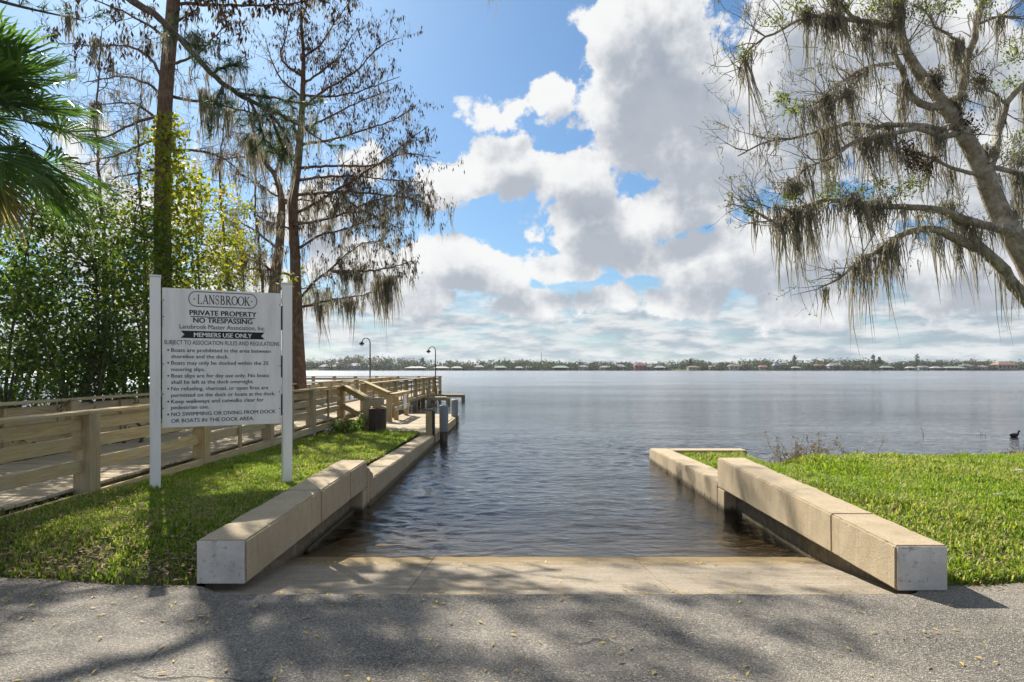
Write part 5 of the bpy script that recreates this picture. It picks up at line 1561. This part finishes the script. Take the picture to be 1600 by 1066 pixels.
def lawn(name, label, zf, n, xr, yr, ok, seed, dens, h=.075, dry=0.0):
    rng = np.random.default_rng(seed)
    x = rng.uniform(xr[0], xr[1], n); y = rng.uniform(yr[0], yr[1], n)
    clump = .5 + .5 * wob(x, y, 2.6) * wob(y + 3, x, 1.9)
    patch = ss(-.25, .45, wob(x, y, .9) + .5 * wob(x + 7, y, 2.3))
    bare = ss(.30, .62, wob(x + 11, y + 5, 1.5) * .6 + wob(y, x, 3.1) * .5)
    keep = ok(x, y) & (rng.uniform(0, 1, n) > .75 * bare) & (rng.uniform(0, 1, n) < dens(x, y) * (.35 + .65 * clump))
    x, y, clump, patch = x[keep], y[keep], clump[keep], patch[keep]
    P = np.stack([x, y, zf(x, y) - .006], 1); m = len(x)
    dist = 1 + .055 * np.maximum(0, y - 6)
    tint = np.clip(rng.beta(1.6, 1.8, m) * .74 + .22 * (clump - .5) + .12 * (patch - .5), 0, .78)
    isdry = rng.uniform(0, 1, m) < (.06 + dry * (1 - patch))
    tint[isdry] = rng.uniform(.85, 1.0, isdry.sum())
    tall = ss(.35, .8, wob(x * 1.3, y * 1.3 + 2, 2.2))
    G = Geo(); blades(G, P, rng, h * dist * (.55 + .6 * clump + .55 * tall), .0064 * dist, tint)
    o = link(name, G.mesh(name, M['grass'])); tag(o, label, 'grass', kind='stuff')
    return o
def okl(x, y):
    return (y > road_edge(x) - .05 + .05 * wob(x * 4, 1.0, 3.0) + .03 * wob(x, 2.0, 9.0)) & (x < XLO - .01 + .0 * y) & ((x > XN + .06) | ((y < 18) & (x > XN - .9) & (np.random.default_rng(1).uniform(0, 1, len(x)) < .08))) & (y < 17.0 - .3 * ss(-3, -4, x))
lawn('left_lawn_grass', 'sunlit green grass between the boardwalk and the ramp wall', zleft, 330000, (-5.6, -2.36), (5.0, 17.0), okl, 61, lambda x, y: np.clip(1.15 - .06 * (y - 5), .3, 1) * (1 - .72 * ss(6.4, 5.1, y) * ss(-5.4, -2.9, x)), .062, .34)
def okr(x, y):
    return (y > road_edge(x) - .05 + .05 * wob(x * 4, 1.0, 3.0) + .03 * wob(x, 2.0, 9.0)) & (x > XRO + .01) & (x < 2.2 + .86 * y) & (zright(x, y) > WATER_Z + .06) & ~((y > 13.55) & (x < 4.7))
lawn('right_lawn_grass', 'bright green lawn beside the ramp wall at the lake edge', zright, 620000, (3.1, 13.0), (5.0, 14.2), okr, 62, lambda x, y: np.clip(1.15 - .07 * (y - 5), .35, 1), .066, .34)

def scatter(name, label, mat, pts, size, seed, cat, up=.9, asp=.42):
    rng = np.random.default_rng(seed)
    P = np.asarray(pts, float); n = len(P); G = Geo()
    D = rng.normal(0, 1, (n, 3)); D[:, 2] *= .10
    D /= np.linalg.norm(D, axis=1)[:, None]
    leaves(G, P, D, size, rng, asp, flat=6.0)
    o = link(name, G.mesh(name, mat)); tag(o, label, cat, kind='stuff')
rng = np.random.default_rng(71)
x = rng.uniform(-6.2, -2.37, 9000); y = 5.05 + 4.5 * rng.beta(1, 2.6, 9000)
keep = (y > road_edge(x) - .05) & ((x > XN) | (y < 6)) & (rng.uniform(0, 1, 9000) < .5 + .5 * wob(x, y, 1.3))
x, y = x[keep], y[keep]
scatter('leaf_litter', 'dry pinkish brown leaf litter in the grass by the white block', M['litter'], np.stack([x, y, zleft(x, y) + rng.uniform(.015, .07, len(x))], 1), .046, 72, 'leaf litter')
x = rng.uniform(3.13, 8.0, 2600); y = 5.02 + 3.2 * rng.beta(1, 3.0, 2600); k = (y > road_edge(x) - .04)
x, y = x[k], y[k]
scatter('leaf_litter', 'sparse brown litter along the asphalt edge of the sunny lawn', M['litter'], np.stack([x, y, zright(x, y) + rng.uniform(.01, .05, len(x))], 1), .038, 73, 'leaf litter')
n = 1500
x = rng.uniform(-6.5, 7.5, n); x = x[(x < XLO - .05) | (x > XRO + .05)]
y = road_edge(x) - np.abs(rng.normal(0, .09, len(x))) + .03
scatter('edge_debris', 'brown leaf bits and grit gathered along the asphalt edge by the lawns', M['litter'], np.stack([x, y, road_z(x, y) + .007], 1), .026, 75, 'leaf litter')
n = 1100
x = rng.uniform(-5.5, 5.5, n); y = np.where(rng.uniform(0, 1, n) < .55, rng.uniform(2.6, 6.0, n), np.where(rng.uniform(0, 1, n) < .5, 4.86 + np.abs(rng.normal(0, .12, n)), 6.35 + rng.normal(0, .08, n)))
k = (y < road_edge(x) - .02) | ((x > XL + .05) & (x < XR - .05) & (y < 6.55))
x, y = x[k], y[k]
z = np.where(y > 4.84, ramp_z(y), road_z(x, y)) + .008
scatter('fallen_leaves', 'small yellow leaves scattered over the asphalt and ramp', M['leaf_fallen'], np.stack([x, y, z], 1), .050, 74, 'leaves', asp=.3)

# ---------------------------------------------------------------- shore plants, stones and a bird on the right
def reeds(name, label, px, d, n, w, h, seed, cat, upright=.7, lvl=1, grp=None):
    rng = np.random.default_rng(seed)
    c = np.array(at(px, 600, d)); z = max(float(zright(c[0], d)), WATER_Z - .05)
    t = Tree(name, (c[0], d, z), label, grp, cat)
    for k in range(n):
        grow(rng, (c[0] + rng.normal(0, w * .38), d + rng.normal(0, .15), z - .03), (rng.normal(0, .55), rng.normal(0, .4), upright), rng.uniform(.5, 1.2) * h, .010, lvl, t.segs, t.tips, .2, .12, (1, 3), .5, 0, t.nodes)
    G = Geo(); prisms(G, t.segs, 3, .6); link('stems', t.local(G).mesh('stems', M['reed']), t.o)['kind'] = 'stuff'
    lf = Geo(); P = np.array([q[0] for q in t.tips]); leaves(lf, P, None, .06, rng, .35); link('dry_leaves', t.local(lf).mesh('dry_leaves', M['reed']), t.o)['kind'] = 'stuff'
reeds('dead_shrub', 'leafless grey twiggy shrub at the lake edge beyond the lawn', 1268, 11.6, 52, 1.0, .42, 81, 'shrub', .6, 2)
reeds('dry_reed_clump', 'pale dry reed clump on the shore behind the lawn, right of the twiggy shrub', 1495, 12.0, 60, .55, .24, 82, 'reeds', .5, 0)
reeds('dry_reed_clump', 'thin sparse reeds on the shore between twiggy shrub and reed clump', 1428, 11.9, 14, .3, .2, 83, 'reeds', .5, 1)
reeds('dry_reed_clump', 'dry reeds at the right edge of the shoreline', 1594, 12.1, 40, .3, .28, 84, 'reeds', .6, 1)
reeds('water_stick', 'single thin stick poking out of the lake behind the lawn', 1437, 19.0, 1, .02, .42, 85, 'stick', 2.0, 1)
reeds('water_stick', 'low bent twigs in the lake left of the bird', 1535, 19.2, 3, .2, .22, 86, 'stick', .8, 1)

def stone_mat():
    k = Mat('pale_stone', .95, .1); k.color(k.mix(k.noise(k.coords(), 18, 5, .6), (.30, .27, .23), (.55, .52, .47))); k.bump(k.noise(k.coords(), 30, 5, .7), .6, .01); return k.m
M['stone'] = stone_mat()
for (px, py, s, lab) in ((1590, 757, .08, 'pale flat stone in the grass at the right edge'), (1560, 797, .045, 'smaller pale stone in the lawn, nearer than the other')):
    d = 9.0 if py < 780 else 7.4
    c = at(px, py, d); z = float(zright(c.x, d))
    bm = bmesh.new(); bmesh.ops.create_icosphere(bm, subdivisions=3, radius=1.0)
    r2 = random.Random(px)
    for v in bm.verts: v.co *= 1 + .16 * math.sin(3 * v.co.x + px) * math.cos(4 * v.co.y) + r2.uniform(-.04, .04); v.co.z *= .38
    bmesh.ops.scale(bm, vec=(s * 1.5, s, s), verts=bm.verts)
    me = bpy.data.meshes.new('stone'); bm.to_mesh(me); bm.free(); me.materials.append(M['stone'])
    tag(link('stone', me, None, (c.x, d, z + .028)), lab, 'stone', 'pale stones in the lawn')

# the coot: one continuous body from rings along a bent spine
bird = empty('water_bird', tuple(at(1585, 683, 18.7))); bird.scale = (.85, .85, .85); bird.location.z = WATER_Z
tag(bird, 'small dark water bird swimming near the right edge', 'bird')
spine = [(-.17, .06, .004), (-.15, .07, .022), (-.10, .055, .055), (-.03, .045, .075), (.04, .05, .072), (.09, .07, .052), (.115, .11, .032), (.125, .15, .026), (.135, .18, .032), (.155, .19, .030), (.175, .185, .018), (.19, .18, .008)]
G = Geo(); add_tube(G, [(p[0], 0, p[1]) for p in spine], [p[2] for p in spine], 12)
link('body', G.mesh('body', plain('dark_feathers', (.025, .025, .028), .6), True), bird)
G = Geo(); add_tube(G, [(.18, 0, .182), (.20, 0, .178), (.222, 0, .170)], [.011, .009, .001], 8)
link('bill', G.mesh('bill', plain('pale_bill', (.55, .5, .42), .5), True), bird)

# ---------------------------------------------------------------- far shore
SY = 610.0
def far_z(x, y): return WATER_Z - .3 + .035 * np.maximum(0, np.asarray(y) - SY + 8) * (np.asarray(y) < SY + 60) + 2.1 * (np.asarray(y) >= SY + 60) + 3.5 * ss(-20, -160, x) * ss(SY + 10, SY + 70, y)
def far_mat():
    k = Mat('far_shore_ground', 1.0, .1); k.color(k.mix(k.noise(k.coords(), .06, 4, .6), (.06, .09, .03), (.13, .13, .065))); return k.m
fs = link('far_shore', grid_mesh('far_shore', np.linspace(-1500, 1500, 121), lambda x, t: SY - 8 + t * 390 + 3.0 * np.sin(x * .05), np.array([0, .012, .03, .06, .1, .17, .3, 1.0]), far_z, far_mat()))
tag(fs, 'low green land along the far side of the lake', kind='structure')
prof_x = [-200, 300, 500, 560, 620, 640, 700, 770, 846, 900, 1000, 1050, 1080, 1130, 1150, 1250, 1330, 1400, 1500, 1560, 1640, 1900]
prof_y = [563, 562, 565, 559, 561, 564, 566, 563, 565, 566, 568, 566, 563, 567, 563, 564, 562, 565, 563, 566, 565, 564]
M['far_green'] = leafy('far_tree_foliage', (.032, .052, .030), (.08, .108, .052), (.14, .14, .07), .2, .9)
M['far_grey'] = leafy('far_bare_trees', (.10, .085, .085), (.21, .17, .165), None, .2, 1.0)
rng = np.random.default_rng(91)
Gg, Gb = Geo(), Geo()
for k in range(1250):
    px = rng.uniform(-250, 1850); row = rng.integers(0, 3)
    y = SY + (10, 34, 58)[row] + rng.uniform(-6, 6); x = (px - VX) / F * y
    top = H + (HY - np.interp(px, prof_x, prof_y)) / F * y
    h = top * ((.55, .8, 1.0)[row] * rng.uniform(.85, 1.15)); r = rng.uniform(2.6, 5.2) * (1.0 + .25 * row)
    n = 120; u = rng.normal(0, 1, (n, 3)); u /= np.linalg.norm(u, axis=1)[:, None]; u *= (rng.uniform(.4, 1, n) ** .5)[:, None]
    zc = max(h * .52, 1.5)
    P = np.array([x, y, zc + float(far_z(x, y)) * .4]) + u * np.array([r, r, max(h - zc, 1.2)]) * (1 + .25 * np.sin(7 * u[:, :1] + k))
    bare = (px < 640 and row == 2 and rng.uniform() < .8) or rng.uniform() < .10
    tn = np.clip(rng.normal(rng.uniform(.25, .85), .15, n), 0, 1)
    leaves(Gb if bare else Gg, P, None, 1.35, rng, .8, tint=tn)
    if row == 0:   # undergrowth along the bank
        Q = np.stack([x + rng.uniform(-9, 9, 26), np.full(26, y - 3) + rng.uniform(-5, 2, 26), rng.uniform(-.1, 1.6, 26)], 1)
        leaves(Gg, Q, None, 1.2, rng, .8)
o = link('far_woods', Gg.mesh('far_woods', M['far_green'])); tag(o, 'unbroken belt of green trees along the far shore', 'woods', kind='stuff')
o = link('far_bare_woods', Gb.mesh('far_bare_woods', M['far_grey'])); tag(o, 'greyish leafless woods on the rise of the far shore', 'woods', kind='stuff')

HC = {k: plain('far_' + k, c, .8) for k, c in dict(white=(.40, .39, .38), cream=(.31, .27, .23), grey=(.36, .36, .37), red=(.32, .14, .14), blue=(.30, .37, .44), tan=(.42, .33, .24), orange=(.27, .155, .105), dark=(.07, .065, .06), greyroof=(.26, .25, .25), brownroof=(.20, .15, .12), paleroof=(.36, .36, .37), greenroof=(.20, .26, .23), glass=(.05, .06, .075)).items()}
def house(px, wpx, hpx, wall, roof, lab, boat=False, dy=0.0, gable=False):
    y = SY + (1.5 if boat else 9 + dy); m = y / F; W = wpx * m * 1.08; Hh = hpx * m; D = W * .7
    t = empty('boathouse' if boat else 'lake_house', ((px - VX) / F * y, y, WATER_Z + (.35 if boat else .9)))
    tag(t, lab, 'boathouse' if boat else 'house', 'boathouses on the far shore' if boat else 'houses on the far shore')
    wh = Hh * .58
    if boat:
        for sx in (-1, 1):
            for sy in (-1, 1): box('post', sx * W * .45 - .18, sx * W * .45 + .18, sy * D * .4 - .18, sy * D * .4 + .18, -2.2, wh, HC[wall], t, 0)
        box('dark_infill', -W * .4, W * .4, D * .28, D * .32, -.6, wh, HC['dark'], t, 0)  # dark sheet added for the dark space below the roof
        box('dock', -W * .55, W * .55, -D * .6, D * .6, -.25, .05, HC['tan'], t, 0)
    else:
        box('wall', -W / 2, W / 2, -D / 2, D / 2, -1.5, wh, HC[wall], t, 0)
        nw = max(2, int(W / 3.0))
        for k in range(nw):
            cx = -W / 2 + W * (k + .5) / nw
            wn = box('window', cx - .55, cx + .55, -D / 2 - .06, -D / 2 - .005, wh * .35, wh * .8, HC['glass'], t, 0); under(wn, kids(t, 'wall')[0])
    e = .5; a, b = W / 2 + e, D / 2 + e; rl = (a - b * .75) if not gable else a
    rl = max(rl, .3)
    vs = [(-a, -b, wh + .004), (a, -b, wh + .004), (a, b, wh + .004), (-a, b, wh + .004), (-rl, 0, Hh), (rl, 0, Hh)]
    link('roof', poly_mesh('roof', vs, [(0, 1, 5, 4), (1, 2, 5), (2, 3, 4, 5), (3, 0, 4), (3, 2, 1, 0)], HC[roof]), t)
for a in (
    (510, 18, 8, 'grey', 'greyroof', 'grey house on the far shore nearest the mossy cypress trunk'), (527, 16, 8, 'tan', 'brownroof', 'brown roofed far house just right of the grey one by the cypress'),
    (555, 20, 10, 'white', 'paleroof', 'white two part far house left of the nearer lamp pole'), (571, 13, 8, 'white', 'greenroof', 'white far house with green roof at the nearer lamp pole'),
    (609, 10, 9, 'white', 'greyroof', 'small white far house midway between the two lamp poles'), (650, 30, 6, 'white', 'paleroof', 'long white far boathouse left of the farther lamp pole', True),
    (690, 22, 6, 'white', 'paleroof', 'white far boathouse just right of the farther lamp pole', True), (714, 16, 6, 'white', 'paleroof', 'second white boathouse right of the farther lamp pole', True),
    (749, 13, 7, 'cream', 'paleroof', 'cream far house between lamp pole and radio mast'), (782, 18, 7, 'white', 'greenroof', 'green roofed far boathouse left of the radio mast', True),
    (811, 12, 6, 'white', 'paleroof', 'white far boathouse closest on the left of the radio mast', True), (827, 11, 6, 'blue', 'paleroof', 'bluish far house directly left of the radio mast'),
    (876, 24, 7, 'white', 'greenroof', 'long far boathouse right of the radio mast', True), (911, 14, 7, 'white', 'greyroof', 'white far house with grey roof second right of the mast'),
    (947, 18, 6, 'cream', 'greyroof', 'low cream far house left of the red roofed house'), (969, 14, 8, 'white', 'paleroof', 'white far house next left of the red roofed house'),
    (1000, 17, 11, 'red', 'red', 'dark red far house with red roof, the only one of its colour'), (1015, 12, 7, 'grey', 'greyroof', 'small grey far house touching the red roofed house'),
    (1031, 14, 7, 'white', 'paleroof', 'white far boathouse right of the red roofed house', True), (1083, 16, 6, 'cream', 'brownroof', 'cream far house with brown roof in front of the tall wood'),
    (1115, 14, 7, 'tan', 'brownroof', 'tan far house with brown roof right of the tall wood'), (1148, 19, 9, 'white', 'brownroof', 'wide white far house with brown hip roof'),
    (1172, 14, 6, 'blue', 'greyroof', 'blue grey low far house left of the reddish one', False), (1192, 13, 7, 'tan', 'red', 'tan far house with reddish roof beside the tall white one'),
    (1214, 11, 11, 'white', 'paleroof', 'tall narrow white far house'), (1243, 13, 6, 'white', 'greyroof', 'white far boathouse below the first tall dark conifer', True),
    (1280, 18, 9, 'white', 'orange', 'white far house with orange roof'), (1303, 20, 10, 'grey', 'greyroof', 'big grey far house with steep grey roof'),
    (1341, 14, 7, 'tan', 'brownroof', 'tan far house left of the pair of conifers'), (1384, 18, 7, 'white', 'greenroof', 'far boathouse with green roof right of the pair of conifers', True),
    (1422, 12, 6, 'white', 'paleroof', 'white far boathouse left of the tallest conifer', True), (1441, 16, 6, 'blue', 'greyroof', 'blue far house under the tallest conifer'),
    (1462, 13, 6, 'cream', 'paleroof', 'cream far boathouse right of the tallest conifer', True), (1488, 30, 6, 'white', 'greenroof', 'longest far boathouse with pale green roof near the right edge', True),
    (1509, 15, 9, 'grey', 'greyroof', 'grey far house behind the longest boathouse'), (1532, 15, 7, 'white', 'greyroof', 'white far house left of the orange tiled one'),
    (1568, 28, 13, 'cream', 'orange', 'large cream far house with orange tiled roof at the right edge')):
    house(*a)

def far_conifer(px, top, lab, seed, wide=1.0):
    rng = np.random.default_rng(seed); y = SY + 20; x = (px - VX) / F * y; zt = H + (HY - top) / F * y
    t = Tree('far_conifer', (x, y, 1.0), lab, 'tall trees on the far shore', 'tree')
    t.limb([(x, y, .5), (x, y, zt * .5), (x, y, zt)], [.5, .35, .1], 6)
    n = 190; zz = rng.uniform(.35, 1.0, n); P = np.stack([x + rng.normal(0, 1.5 * wide, n) * (1.25 - zz), y + rng.normal(0, 1.4, n) * (1.25 - zz), zz * zt], 1)
    G = Geo(); leaves(G, P, None, 1.25, rng, .7, tint=rng.uniform(0, .35, n)); t.finish(M['bark_pine'], 'trunk', (('crown', G, M['far_green']),))
far_conifer(1242, 555, 'slim dark conifer on the far shore, leftmost of the right hand ones', 301)
far_conifer(1365, 555, 'taller dark conifer of the pair on the far shore', 302)
far_conifer(1374, 558, 'shorter conifer of the pair on the far shore', 303)
far_conifer(1433, 554, 'tallest dark conifer on the right half of the far shore', 304, 1.2)
far_conifer(660, 560, 'squat dark conifer between the lamp poles on the far shore', 305, 1.5)
far_conifer(1079, 562, 'pointed conifer above the tall wood on the far shore', 306, 1.4)
mast = empty('radio_mast', ((846 - VX) / F * 690, 690, 1.0)); tag(mast, 'thin radio mast standing above the far tree line', 'mast')
hm = H + (HY - 551) / F * 690
for k in range(3):
    a = k * 2.094; G = Geo(); prisms(G, [((math.cos(a) * .9, math.sin(a) * .9, 0), (math.cos(a) * .25, math.sin(a) * .25, hm - 2), .16, .13)], 4); link('leg', G.mesh('leg', HC['grey']), mast)
G = Geo(); prisms(G, [((.9 * math.cos(k * 2.094) * (1 - j * .08), .9 * math.sin(k * 2.094) * (1 - j * .08), j * 1.6), (.9 * math.cos((k + 1) * 2.094) * (1 - j * .08), .9 * math.sin((k + 1) * 2.094) * (1 - j * .08), j * 1.6 + 1.4), .08, .08) for j in range(9) for k in range(3)], 3); link('lattice', G.mesh('lattice', HC['grey']), mast)
G = Geo(); prisms(G, [((0, 0, hm - 2.4), (0, 0, hm), .22, .12)], 5); link('antenna', G.mesh('antenna', HC['grey']), mast)

# ---------------------------------------------------------------- the air over the lake
v, f = closed_box(-1560, 1560, -60, 1060, -5.0, 24.0)
hz_m = bpy.data.materials.new('thin_lake_haze'); hz_m.use_nodes = True
hn_ = hz_m.node_tree.nodes; hn_.clear()
ho = hn_.new('ShaderNodeOutputMaterial'); hv = hn_.new('ShaderNodeVolumePrincipled')
hv.inputs['Color'].default_value = (.80, .87, .95, 1); hv.inputs['Density'].default_value = 0.00011; hv.inputs['Anisotropy'].default_value = 0.3
hz_m.node_tree.links.new(hv.outputs[0], ho.inputs['Volume'])
tag(link('haze', poly_mesh('haze', v, f, hz_m)), 'thin bluish haze in the air over the lake', 'haze', kind='stuff')
